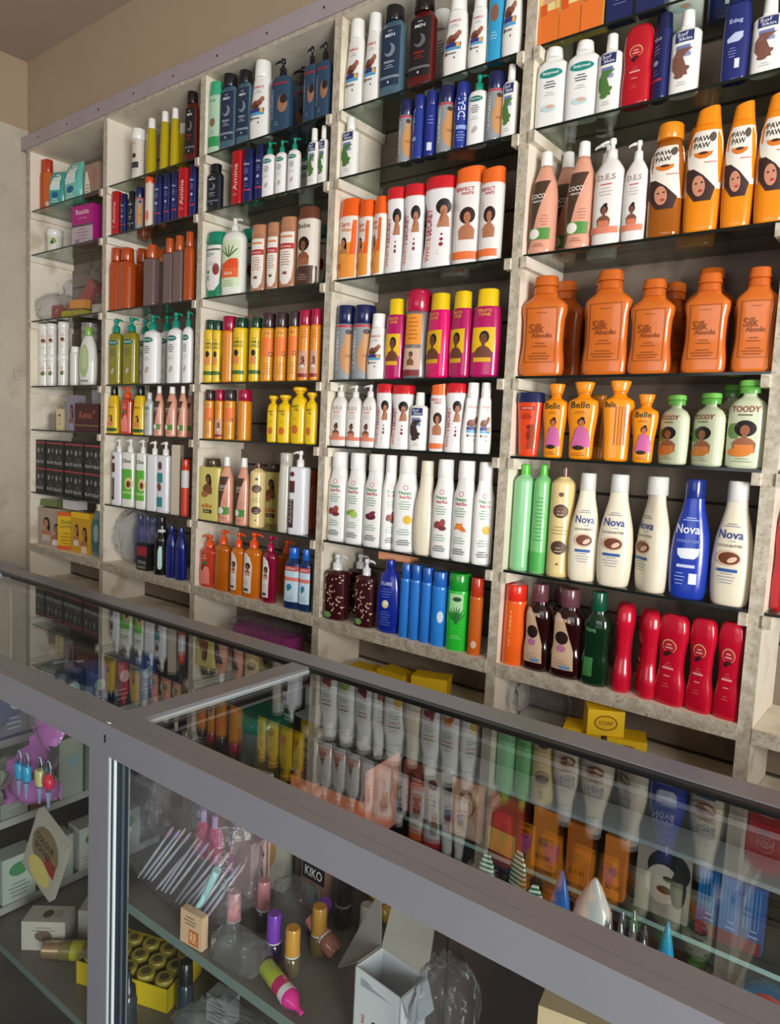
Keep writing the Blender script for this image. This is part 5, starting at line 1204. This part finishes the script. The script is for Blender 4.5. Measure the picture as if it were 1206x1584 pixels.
# brushes in a long film bag
for i in range(15):
    x = 2.285 + i*.0125; y = -.885 + .0012*(i % 3)
    o = empty('makeup_brush', (x, y, US+.012+.003*(i % 4)), 0, 'clear handled brush in the film bag, %s' % ('%s from left' % ORD[i] if i < 11 else ('just left of the teal one', 'near the right end', 'second from right', 'rightmost')[i-11]), 'brush', 'clear handled brushes in the film bag')
    d = Vector((.045+.004*math.sin(i*2.1), .035, .085+.006*math.cos(i))).normalized(); o.rotation_euler = d.to_track_quat('Z', 'Y').to_euler()
    c = ('cfd2da', 'c9c4dc', 'd8dade', 'b9c4d4', 'd6cce2')[i % 5]
    mb = MB(); mb.loft([(0, .0012, .0012), (.01, .0022, .0022), (.05, .0026, .0026), (.085, .0018, .0018)], gloss(c), 2, 10); mb.build('handle', o)
    mb = MB(); mb.loft([(.086, .0025, .0025), (.098, .004, .003), (.108, .001, .001)], M(('c9a0b8', 'b8a8d2', 'c8b0a8')[i % 3], .6, name='bristle'), 2, 10); mb.build('bristles', o)
for i, (x, y, c, l) in enumerate(((2.345, -.80, 'd8447c', 'hot pink puff in the film bag, left one'), (2.375, -.80, 'd0387a', 'hot pink puff in the film bag, middle one'), (2.435, -.80, 'd66ac0', 'orchid pink puff in the film bag, right one'))):
    o = empty('cosmetic_puff', (x, y, US+.035), 0, l, 'puff')
    mb = MB(); mb.loft([(0, .006, .006), (.02, .016, .012), (.04, .019, .013), (.06, .012, .009), (.066, .003, .003)], M(c, .55, name='foam'), 2, 18); mb.build('foam_head', o)
    mb = MB(); mb.loft([(.062, .006, .005), (.085, .006, .005)], gloss('c9a8d8'), 2, 12); mb.build('grip', o)
carton('lilac_case', .022, .02, .11, (2.395, -.765, US+.03), 5, 'a88cc4', 'upright lilac case inside the brush bag', rough=.4)
carton('peach_pouch', .055, .03, .08, (2.33, -.755, US+.05), -10, 'c08a7c', 'peach pouch inside the brush bag')
carton('silver_pouch', .06, .02, .09, (2.37, -.72, US+.075), 12, 'b9bcc4', 'silver white pouch behind the lilac case', rx=-10)
carton('brown_palette', .08, .02, .075, (2.245, -.79, US+.05), 0, '6a5a54', 'dull brown palette at left end of the brush bag')
carton('crimson_pack', .05, .02, .03, (2.30, -.725, US+.12), 20, '8c2436', 'small crimson pack high behind the brush bag')
carton('black_case', .035, .02, .03, (2.262, -.755, US+.155), 12, '14201c', 'small black case just below the counter rail')
carton('pinkish_carton', .05, .03, .09, (2.462, -.80, US+.03), -6, 'b09490', 'dull pink carton at right end of the brush bag')
mb = MB(); mb.tube([(2.445, -.905, US+.02), (2.475, -.90, US+.065), (2.50, -.895, US+.12)], [.003, .005, .0065], gloss('a8d8dc'), 10)
tag(mb.build('teal_brush'), 'thick pale teal brush handle at right of brush bag', 'brush')
bag('brush_bag', .30, .115, .205, (2.375, -.848, US-.0004), 'large crinkled clear film bag full of brushes', -1, 41, pinch=.25, amp=.10, mt=FILMB)
bag('film_bag', .07, .08, .17, (2.895, -.885, US), 'clear crinkled film sheet right of the open white box', 2, 43, pinch=.2)
# open white box with its flap
o = empty('open_white_box', (2.800, -.862, US), math.radians(-4), 'open white carton with raised grey flaps and red side lettering', 'box')
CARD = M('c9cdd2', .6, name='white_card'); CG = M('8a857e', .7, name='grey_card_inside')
mb = MB(); w_, d_, h_ = .076, .05, .098; t_ = .0015
mb.box(-w_/2, w_/2, -d_/2, -d_/2+t_, 0, h_, CARD); mb.box(-w_/2, w_/2, d_/2-t_, d_/2, 0, h_, CARD); mb.box(-w_/2, -w_/2+t_, -d_/2, d_/2, 0, h_, CARD); mb.box(w_/2-t_, w_/2, -d_/2, d_/2, 0, h_, CARD); mb.box(-w_/2, w_/2, -d_/2, d_/2, 0, t_, CARD); mb.build('carton_body', o)
def quadslab(mb, P, t, m):
    a, b_, c, d = [Vector(p) for p in P]; n = (b_-a).cross(d-a).normalized()*t; i = len(mb.v)
    mb.v += [tuple(p) for p in (a, b_, c, d)] + [tuple(p+n) for p in (a, b_, c, d)]
    for f in ((3,2,1,0),(4,5,6,7),(0,1,5,4),(1,2,6,5),(2,3,7,6),(3,0,4,7)): mb.face([i+k for k in f], m)
mb = MB(); quadslab(mb, [(-.038, .024, h_), (.038, .024, h_), (.035, .042, h_+.075), (-.035, .045, h_+.078)], .0015, M('a8a39a', .7, name='inner_card')); mb.build('flap', o)
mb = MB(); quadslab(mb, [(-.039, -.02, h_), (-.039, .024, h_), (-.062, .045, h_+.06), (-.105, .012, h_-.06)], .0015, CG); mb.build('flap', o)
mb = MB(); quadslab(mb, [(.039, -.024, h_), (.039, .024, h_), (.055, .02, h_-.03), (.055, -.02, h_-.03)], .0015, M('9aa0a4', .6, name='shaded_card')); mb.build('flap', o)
P = Print(lambda u, z, off: (u*w_, -d_/2-off*.06, z*h_))
P.t('MONKANG', -.28, .22, .42, .07, 'b02a3a', 1); P.e(.12, .36, .14, .05, '2a2a2e', rot=.5); P.e(.02, .28, .1, .05, '2a2a2e'); P.e(.2, .22, .12, .05, '2a2a2e', rot=-.4); P.e(-.02, .40, .06, .035, '2a2a2e')
P.band([(.80, -.35, -.3), (.84, -.36, .3), (.86, -.36, -.1), (.9, -.34, -.2)], '9aa0a8'); P.mb.build('printed_front', o)
# cream carton at the lower right
def a(P): P.lines(0, .8, .15, 4, .05, '6a5c4c', .02)
carton('cream_carton', .11, .035, .215, (3.075, -.895, US), 12, 'b9a684', 'large plain cream carton at the lower right corner', art=a)
# seen through the top glass
o = empty('storage_tub', (2.235, -.565, US), 0, 'round clear tub with teal lid under the cross rail', 'tub')
TUBM = film('milky_tub_plastic', (0.85, 0.88, 0.87, 1), .3, 4.0, (.5, .55, .55, 1))
mb = MB(); mb.loft([(0, .045, .045), (.005, .048, .048), (.17, .054, .054)], TUBM, 2, 30); mb.build('tub_body', o)
mb = MB(); mb.loft([(.171, .057, .057), (.175, .059, .059), (.195, .058, .058), (.199, .05, .05), (.2, .048, .048)], gloss('0f7560'), 2, 30); mb.build('lid', o)
for i in range(4): carton('yellow_sachet', .02, .014, .12, (2.212+.016*i, -.555-.008*(i % 2), US+.006), 15*i, 'c9a81c', 'yellow sachet inside the teal lidded tub, %s from left' % ORD[i], group='yellow sachets in the tub')
def a(P): P.lines(0, .8, .6, 5, .1, '6a5410', .03)
for i, (x, y) in enumerate(((2.325, -.525), (2.36, -.53), (2.395, -.52))):
    carton('yellow_carton', .03, .03, .20-.012*i, (x, y, US), 5*i, ('d8b020', '9c8424', 'a8842a')[i], 'tall yellow brown carton right of the tub, %s' % ('nearest to it', 'middle one', 'farthest from it')[i], art=a)
carton('support_box', .13, .075, .138, (2.56, -.69, US), 4, '4c4744', 'plain dark grey box under the orange open carton')
o = empty('display_carton', (2.56, -.69, US+.1386), math.radians(4), 'orange open carton of glossy dark bottles under top glass', 'box')
OC = M('c06c48', .5, name='orange_card'); w_, d_, h_ = .15, .09, .07
mb = MB(); mb.box(-w_/2, w_/2, -d_/2, -d_/2+t_, 0, h_, OC); mb.box(-w_/2, w_/2, d_/2-t_, d_/2, 0, h_+.03, OC); mb.box(-w_/2, -w_/2+t_, -d_/2, d_/2, 0, h_, OC); mb.box(w_/2-t_, w_/2, -d_/2, d_/2, 0, h_+.05, M('d09a88', .5, name='pink_card')); mb.box(-w_/2, w_/2, -d_/2, d_/2, 0, t_, OC); mb.build('carton_body', o)
k = 0
for i in range(4):
    for j in range(2):
        polish(2.515+.030*i, -.711+.038*j, .125, .026, ('15151a', '201818')[(i+j) % 2], ('a8401c', '5c1a18', '8a3418')[k % 3], 'glossy dark capped bottle in the orange carton, %s row, %s from left' % (('front', 'back')[j], ORD[i]), z=US+.1412, name='small_bottle'); k += 1
def a(P): P.e(.1, .5, .25, .3, 'b08a5c'); P.lines(-.2, .8, .3, 3, .1, 'a09888', .03)
carton('paper_carton', .11, .06, .14, (2.42, -.72, US), 10, 'b9b4a8', 'crumpled off white carton left of the orange carton', art=a)
bag('film_cover', .17, .105, .142, (2.555, -.69, US+.14), 'clear film stretched over the orange carton of bottles', 4, 51, amp=.05, pinch=.3)
def a(P): P.e(0, .62, .3, .24, '8a6a4a'); P.e(0, .58, .2, .2, 'd8b4a0'); P.e(-.08, .62, .03, .012, '2a1a14', 8, 1); P.e(.08, .62, .03, .012, '2a1a14', 8, 1); P.e(0, .47, .06, .02, 'a84848', 8, 1); P.band([(.05, -.4, .4), (.3, -.3, .3), (.38, -.12, .12)], 'ccb8a8')
BS = BSZ + .0006
carton('face_mask_box', .056, .04, .094, (2.715, -.545, BS), 4, 'c49a88', 'pink beige box with pale face on the back shelf', art=a)
for i, (x, c) in enumerate(((2.42, 'b8b8b4'), (2.465, '8c6a60'), (2.51, 'a8a49c'), (2.555, 'b0aca8'), (2.60, '9a4a44'), (2.645, 'b8b4ac'))):
    carton('back_shelf_box', .036, .04, .09, (x, -.54, BS), 3, c, 'slim upright box on the back glass shelf, %s from left' % ORD[i], art=lambda P: (P.e(0, .7, .25, .1, '6a3430'), P.lines(0, .5, .6, 4, .09, '6a625c', .02)), group='slim boxes on the back glass shelf')
def a(P): P.r(-.5, .5, 0, .4, 'd0b45c'); P.e(0, .6, .3, .2, 'b83c48')
carton('red_yellow_box', .05, .04, .092, (2.785, -.545, BS), -4, 'a8442c', 'red and yellow box right of the pale face box', art=a)
def a(P): P.t('SUNMI', 0, .2, .7, .1, '5a3810'); P.e(0, .45, .2, .08, '7a5a30')
for i, (x, w_, hh) in enumerate(((2.85, .036, .094), (2.905, .034, .09), (2.96, .03, .092))):
    carton('orange_box', w_, .036, hh, (x, -.54, BS), 3, ('c4762c', 'a85c20', 'c07030')[i], 'orange box on the back glass shelf, %s of three' % ('leftmost', 'middle', 'rightmost')[i], art=a)
def a(P): P.e(.1, .75, .4, .3, '23282a'); P.e(.0, .5, .32, .3, 'b0a8a0'); P.e(.05, .42, .15, .06, '1a1618'); P.e(.1, .6, .1, .04, '2a2626'); P.e(.3, .5, .15, .3, '2c2c2c')
carton('portrait_box', .072, .036, .093, (3.025, -.53, BS), 2, '8f8780', 'grey box with black and white face portrait', art=a)
def a(P):
    for i in range(5): P.r(-.42+.17*i, -.36+.17*i, .35, .95, '2a7fc0')
    P.r(-.5, .5, .0, .2, '6a2434'); P.lines(.1, .35, .5, 2, .08, '90a8d8', .02)
for i in range(3): carton('blue_pack', .026, .034, .092, (3.085+.0275*i, -.53, BS), 0, ('20508c', '2a62a4', '1c4888')[i], 'deep blue pack on the back glass shelf, %s of three' % ('leftmost', 'middle', 'rightmost')[i], art=a, group='blue packs on the back glass shelf')
carton('pink_pack', .12, .04, .09, (3.24, -.53, BS), 0, '8a6a7c', 'dull mauve pack at right end of the back shelf')
# tall goods near the front rail under the top glass
ST = mottled('green_striped_film', '1a6a54', 'cfe0d4', scale=2, rough=.4)
for nd in ST.node_tree.nodes:
    if nd.type == 'TEX_NOISE' and abs(nd.inputs['Scale'].default_value-2) < .1:
        wv = ST.node_tree.nodes.new('ShaderNodeTexWave'); wv.inputs['Scale'].default_value = 55; wv.bands_direction = 'Z'
        for l in list(nd.outputs[0].links): ST.node_tree.links.new(wv.outputs[0], l.to_socket)
        tcn = [q for q in ST.node_tree.nodes if q.type == 'TEX_COORD'][0]; ST.node_tree.links.new(tcn.outputs['Object'], wv.inputs[0])
for i, (x, y, w_, hh, q) in enumerate(((2.89, -.80, .03, .262, 8), (2.925, -.785, .035, .272, -14), (2.955, -.80, .03, .25, 24))):
    o = empty('striped_sachet', (x, y, US), math.radians(q), 'green and white striped sachet by the front rail, %s' % ('leftmost', 'tallest, middle', 'rightmost')[i], 'sachet')
    mb = MB(); mb.loft([(0, w_/2, .004), (.02, w_/2, .009), (hh*.6, w_/2, .008), (hh*.95, w_*.3, .002), (hh, w_*.12, .001)], ST, 4, 16); mb.build('sachet_body', o)
BC = M('3a2a24', .6, name='dark_brown_card')
o = empty('dark_brown_carton', (3.02, -.80, US-.0004), 0, 'dark brown open carton holding sachets and ampoules by the front rail', 'box')
mb = MB(); w_, d_, h_ = .30, .095, .19
mb.box(-w_/2, w_/2, -d_/2, -d_/2+t_, 0, h_, BC); mb.box(-w_/2, w_/2, d_/2-t_, d_/2, 0, h_+.03, BC); mb.box(-w_/2, -w_/2+t_, -d_/2, d_/2, 0, h_, BC); mb.box(w_/2-t_, w_/2, -d_/2, d_/2, 0, h_, BC); mb.build('carton_body', o)
def spike(name, x, y, w_, hh, c, lab, q=0, d=.02):
    o = empty(name, (x, y, US), math.radians(q), lab, 'sachet')
    mb = MB(); mb.loft([(0, w_*.45, d*.4), (.02, w_/2, d/2), (hh*.72, w_*.5, d*.42), (hh*.88, w_*.36, d*.3), (hh*.97, w_*.14, d*.14), (hh, w_*.04, d*.05)], gloss(c), 2.2, 18); mb.build('sachet_body', o)
    mb = MB(); mb.box(-w_*.4, w_*.4, -.0008, .0008, hh*.2, hh*.22, gloss(c)); mb.build('seal', o)
    return o
spike('blue_sachet', 2.985, -.795, .03, .278, '2a6cc0', 'royal blue pointed sachet left of the white dome')
spike('white_dome_pack', 3.022, -.79, .056, .282, 'd8e0e2', 'white pointed dome pack stained at its tip', d=.04)
spike('bright_blue_sachet', 3.105, -.80, .022, .275, '1aa4d8', 'bright sky blue pointed sachet by the front rail')
for i in range(7):
    o = empty('ampoule', (3.045+.0125*(i % 4)+.006*(i // 4), -.80+.022*(i // 4), US), 0, 'clear glass ampoule under the top glass, %s row, %s from left' % (('front', 'back')[i // 4], ORD[i % 4]), 'ampoule', 'glass ampoules beside the sky blue sachet')
    mb = MB(); hh = .245+.006*(i % 3); mb.loft([(0, .005, .005), (hh*.9, .0055, .0055), (hh*.97, .003, .003), (hh, .001, .001)], M('a8acb0', .08, .8, .7, name='silvery_glass'), 2, 12); mb.build('glass_body', o)
    mb = MB(); mb.loft([(hh*.55, .0058, .0058), (hh*.6, .0058, .0058)], M('6a2c30', .4), 2, 12); mb.build('band', o)
o = empty('round_tin', (3.20, -.80, US+.232), 0, 'red and blue round tin right of the sky blue sachet', 'tin'); o.rotation_euler = (math.radians(80), 0, math.radians(10))
carton('grey_stand_box', .09, .05, .2, (3.22, -.80, US), 0, '5a5c5a', 'dark grey box that carries the red round tin')
mb = MB(); mb.loft([(0, .026, .026), (.002, .028, .028), (.014, .028, .028), (.016, .026, .026)], gloss('1f5f88'), 2, 28); mb.build('tin_body', o)
mb = MB(); mb.loft([(.0162, .02, .02), (.0175, .018, .018)], gloss('b02c30'), 2, 24); mb.build('lid', o)
# left compartment, upper shelf goods seen through the top
def a(P): P.e(0, .5, .4, .3, '58a84c')
carton('green_pack', .07, .04, .09, (1.30, -.65, US), 6, 'b9c4b4', 'white pack with green print at the far left end', art=a)
for i in range(4): carton('orange_pack', .04, .05, .08+.01*(i % 2), (1.375+.045*i, -.66, US), 6-4*i, ('9c4a34', 'b05a40', '84402e', 'a05038')[i], 'brick orange pack in far left compartment, %s from left' % ORD[i], group='orange packs in far left compartment')
o = empty('paper_sheet', (1.60, -.66, US), math.radians(8), 'pale blue card sheet propped up in the left compartment', 'paper')
mb = MB(); quadslab(mb, [(-.07, -.03, .10), (.06, -.02, .125), (.065, .015, .19), (-.045, .01, .165)], .0012, M('bccadd', .5, name='blue_white_card')); mb.build('sheet', o)
mb = MB(); quadslab(mb, [(-.06, .012, 0), (.06, .012, 0), (.06, .013, .17), (-.042, .013, .16)], .0012, M('a8b4c2', .5, name='card_back')); mb.build('support', o)
for i in range(2): carton('brown_carton', .06, .05, .09-.01*i, (1.57+.065*i, -.575, US), 4*i, ('55504a', '6a605a', '4a4440')[i], 'dull brown carton behind the pale blue sheet, %s from left' % ORD[i], group='brown cartons behind the pale blue sheet')
# left compartment rack
for r_, zz in enumerate((.49, .315)):
    for i in range(6):
        c = (('1c3468', '24407c', '1a2c58', '2c4a88', '182a50', '30508c'), ('8c9488', '6a4438', 'a8b0a4', '7c8c84', '98a090', '5a3a3a'))[r_][i]
        o = carton('rack_pack', .055, .05, (.12, .135)[r_]-.01*(i % 2), (1.772, -.865+.062*i, zz+OZ+.0006), 90, c, '%s pack on %s rack shelf of left compartment, %s from front' % (('dark blue', 'grey green or brown')[r_], ('top', 'middle')[r_], ORD[i]), art=lambda P: (P.e(.1, .6, .25, .12, '8fb0b8'), P.lines(0, .35, .6, 3, .09, 'a8b4b8', .02)), group=('blue packs on the top rack shelf', 'mixed packs on the middle rack shelf')[r_])
for i in range(4): carton('white_green_carton', .07, .05, .10, (1.772, -.855+.085*i, .125+OZ+.0006), 90, ('b4c0b8', 'a8b4ac', 'c0c4bc', '9aa8a0')[i], 'pale carton with green print on the lowest rack shelf, %s from front' % ORD[i], art=lambda P: (P.e(0, .7, .3, .15, '4a8a5c'), P.lines(0, .4, .7, 4, .09, '5a7a68', .02)), group='pale cartons on the lowest rack shelf')
# hanging film pack with four polish bottles and a tag
PF = film('pink_violet_film', (0.85, 0.55, 0.88, 1), .5, 12.0, (.72, .30, .72, 1))
mb = MB(); N_ = 14
for j in range(N_+1):
    for i in range(N_+1):
        u, v = i/N_, j/N_; x = 1.815+.255*u; z = (.36+.10*u) + v*(.22-.06*abs(u-.55)*2) ; y = -.905+.012*math.sin(9*u+5*v)+.006*math.sin(21*v+4*u)
        mb.v.append((x, y, z+OZ))
for j in range(N_):
    for i in range(N_):
        k = j*(N_+1)+i; mb.face((k, k+1, k+N_+2, k+N_+1), PF if abs(j-i*.9) < 3.2 or j < 3 else FILM, True)
o = mb.build('hanging_film_pack'); sd = o.modifiers.new('thickness', 'SOLIDIFY'); sd.thickness = .0006; tag(o, 'violet tinted film pack hanging behind the left front glass', 'film pack')
for i, (x, z, c, l) in enumerate(((1.955, .488, '3aa2d4', 'blue charm with wire loop, left one of two'), (1.985, .492, '3aa2d4', 'blue charm with wire loop, right one of two'), (2.035, .50, 'c9c88a', 'pale yellow charm with wire loop'), (2.068, .503, 'd0304c', 'red round charm with wire loop'))):
    o = empty('keyring_charm', (x, -.928, z+OZ-.012), 0, l+' in the violet film', 'charm')
    mb = MB(); mb.loft([(0, .010, .006), (.003, .011, .007), (.026, .011, .007), (.029, .009, .005)] if i < 3 else [(0, .004, .004), (.006, .012, .008), (.015, .014, .009), (.024, .011, .007), (.029, .003, .003)], gloss(c), 2.6, 18); mb.build('charm_body', o)
    mb = MB(); mb.tube([(-.007, 0, .029), (-.008, 0, .044), (-.003, 0, .052), (.003, 0, .052), (.008, 0, .044), (.007, 0, .029)], .0011, gloss('b8dce4'), 8); mb.build('loop', o)
    mb = MB(); mb.loft([(-.035, .002, .002), (-.004, .006, .005)], M('aab8dc', .2, .4, 0, .5), 2, 12); mb.build('drop', o)
def a(P): P.e(0, .6, .42, .32, '7a6a50'); P.band([(.35, .1, .42), (.55, .05, .4)], '8c2a2c'); P.t('COLOUR', -.05, .68, .6, .1, '2a2018'); P.t('BOOST', -.05, .54, .5, .1, '2a2018'); P.e(0, .22, .36, .18, 'c9bc70'); 
carton('oval_tag_pack', .10, .012, .135, (2.035, -.93, .305+OZ), 4, 'a8a49a', 'brown and yellow oval tag pack behind the left front glass', art=a, ry=24)
# lower shelf
def a(P): P.e(0, .5, .2, .2, '6a5a48'); P.lines(0, .8, .6, 2, .1, '7a7268', .03)
def topart(o, w_, d_, h_, fn):
    P = Print(lambda u, z, off: (u*w_, (z-.5)*d_, h_+off*.06)); fn(P); P.mb.build('printed_top', o)
for i, (x, y, q) in enumerate(((1.945, -.865, 40), (1.995, -.775, 40))):
    o = carton('white_soap_carton', .085, .05, .06, (x, y, LS), q, 'b4b2a8', 'white carton with brown emblem on the lower shelf, %s' % ('nearer one', 'farther one')[i], art=a)
    topart(o, .085, .05, .06, lambda P: (P.e(0, .5, .12, .25, '5a4c3c'), P.lines(.25, .7, .2, 3, .15, '7a7268', .04)))
o = empty('gold_spray_can', (2.03, -.855, LS+.0185), 0, 'gold and olive spray can lying on the lower shelf', 'spray can'); o.rotation_euler = Vector((.75, .62, .0)).to_track_quat('Z', 'Y').to_euler()
mb = MB(); mb.loft([(-.06, .016, .016), (-.028, .0165, .0165)], M('b89a78', .25, .3, .7, name='gold_cap'), 2, 24); mb.build('cap', o)
mb = MB(); mb.loft([(-.0275, .017, .017), (-.02, .018, .018), (.045, .018, .018), (.05, .016, .016)], M('7c7040', .3, .3, .2, name='olive_can'), 2, 24); mb.build('can_body', o)
mb = MB(); mb.loft([(-.005, .0183, .0183), (.018, .0183, .0183)], M('a8a820', .4), 2, 24, False, False); mb.build('printed_label', o)
o = empty('yellow_tray', (2.165, -.80, LS), math.radians(20), 'yellow cardboard tray of round tins on lower shelf', 'tray')
YC = M('d6bc14', .5, name='yellow_card'); w_, d_, h_ = .20, .11, .045
mb = MB(); mb.box(-w_/2, w_/2, -d_/2, -d_/2+t_, 0, h_, YC); mb.box(-w_/2, w_/2, d_/2-t_, d_/2, 0, h_, YC); mb.box(-w_/2, -w_/2+t_, -d_/2, d_/2, 0, h_, M('b0aca0', .6)); mb.box(w_/2-t_, w_/2, -d_/2, d_/2, 0, h_, YC); mb.box(-w_/2, w_/2, -d_/2, d_/2, 0, t_, YC); mb.build('tray_body', o)
for i in range(5):
    for j in range(3):
        lx, ly = -.078+.039*i, -.034+.034*j; c_, s_ = math.cos(math.radians(20)), math.sin(math.radians(20))
        t2 = empty('round_tin', (2.165+lx*c_-ly*s_, -.80+lx*s_+ly*c_, LS+.003), 0, 'small round brownish tin in the yellow tray, %s row, %s from left' % (('front', 'middle', 'back')[j], ORD[i]), 'tin', 'round tins in the yellow tray')
        mb = MB(); mb.loft([(0, .0155, .0155), (.036, .016, .016)], M('8a7a34', .4, .2), 2, 20); mb.build('tin_body', t2)
        mb = MB(); mb.loft([(.0362, .0165, .0165), (.045, .0165, .0165), (.047, .0155, .0155)], M('a8983c', .35, .3), 2, 20); mb.loft([(.0472, .009, .009), (.0476, .0085, .0085)], M('5a4c20', .5), 2, 16, False); mb.build('lid', t2)
for i, (x, y, hh) in enumerate(((2.262, -.885, .115), (2.305, -.80, .105))):
    o = empty('dropper_bottle', (x, y, LS), 0, 'dark slate dropper bottle on the lower shelf, %s' % ('nearest the front glass', 'farther back')[i], 'bottle')
    mb = MB(); mb.loft([(0, .013, .013), (.003, .0145, .0145), (hh*.55, .0145, .0145), (hh*.62, .010, .010)], M('2c3a42', .2, .5), 2, 20); mb.build('body', o)
    mb = MB(); mb.loft([(hh*.625, .0125, .0125), (hh*.74, .011, .011), (hh*.78, .006, .006), (hh, .0025, .0025)] if i == 0 else [(hh*.625, .013, .013), (hh*.98, .012, .012), (hh, .01, .01)], M(('1c262c', '141a1c')[i], .3, .3), 2, 20); mb.build('cap', o)
bag('film_bag', .17, .12, .10, (2.44, -.83, LS), 'big crumpled clear bag on lower shelf below nail polishes', 8, 61, mt=FILMH)
bag('film_bag', .16, .12, .06, (2.64, -.83, LS), 'flat crumpled clear bag on lower shelf, right one', -8, 63, mt=FILMH)
carton('white_sticker_box', .05, .03, .05, (2.36, -.76, LS), 10, '9a9c98', 'small striped pale box behind the dropper bottles', art=lambda P: P.lines(0, .8, .8, 5, .15, '4a5450', .05))
for i, (x, c) in enumerate(((1.80, 'a06a68'), (1.85, '4a8a4c'), (1.90, '98605c'))):
    carton('floor_pack', .046, .05, .03, (x, -.86, .05+OZ-.3+.0006), 10, c, 'packet at the bottom of the left compartment, %s' % ('left reddish one', 'green middle one', 'right reddish one')[i])
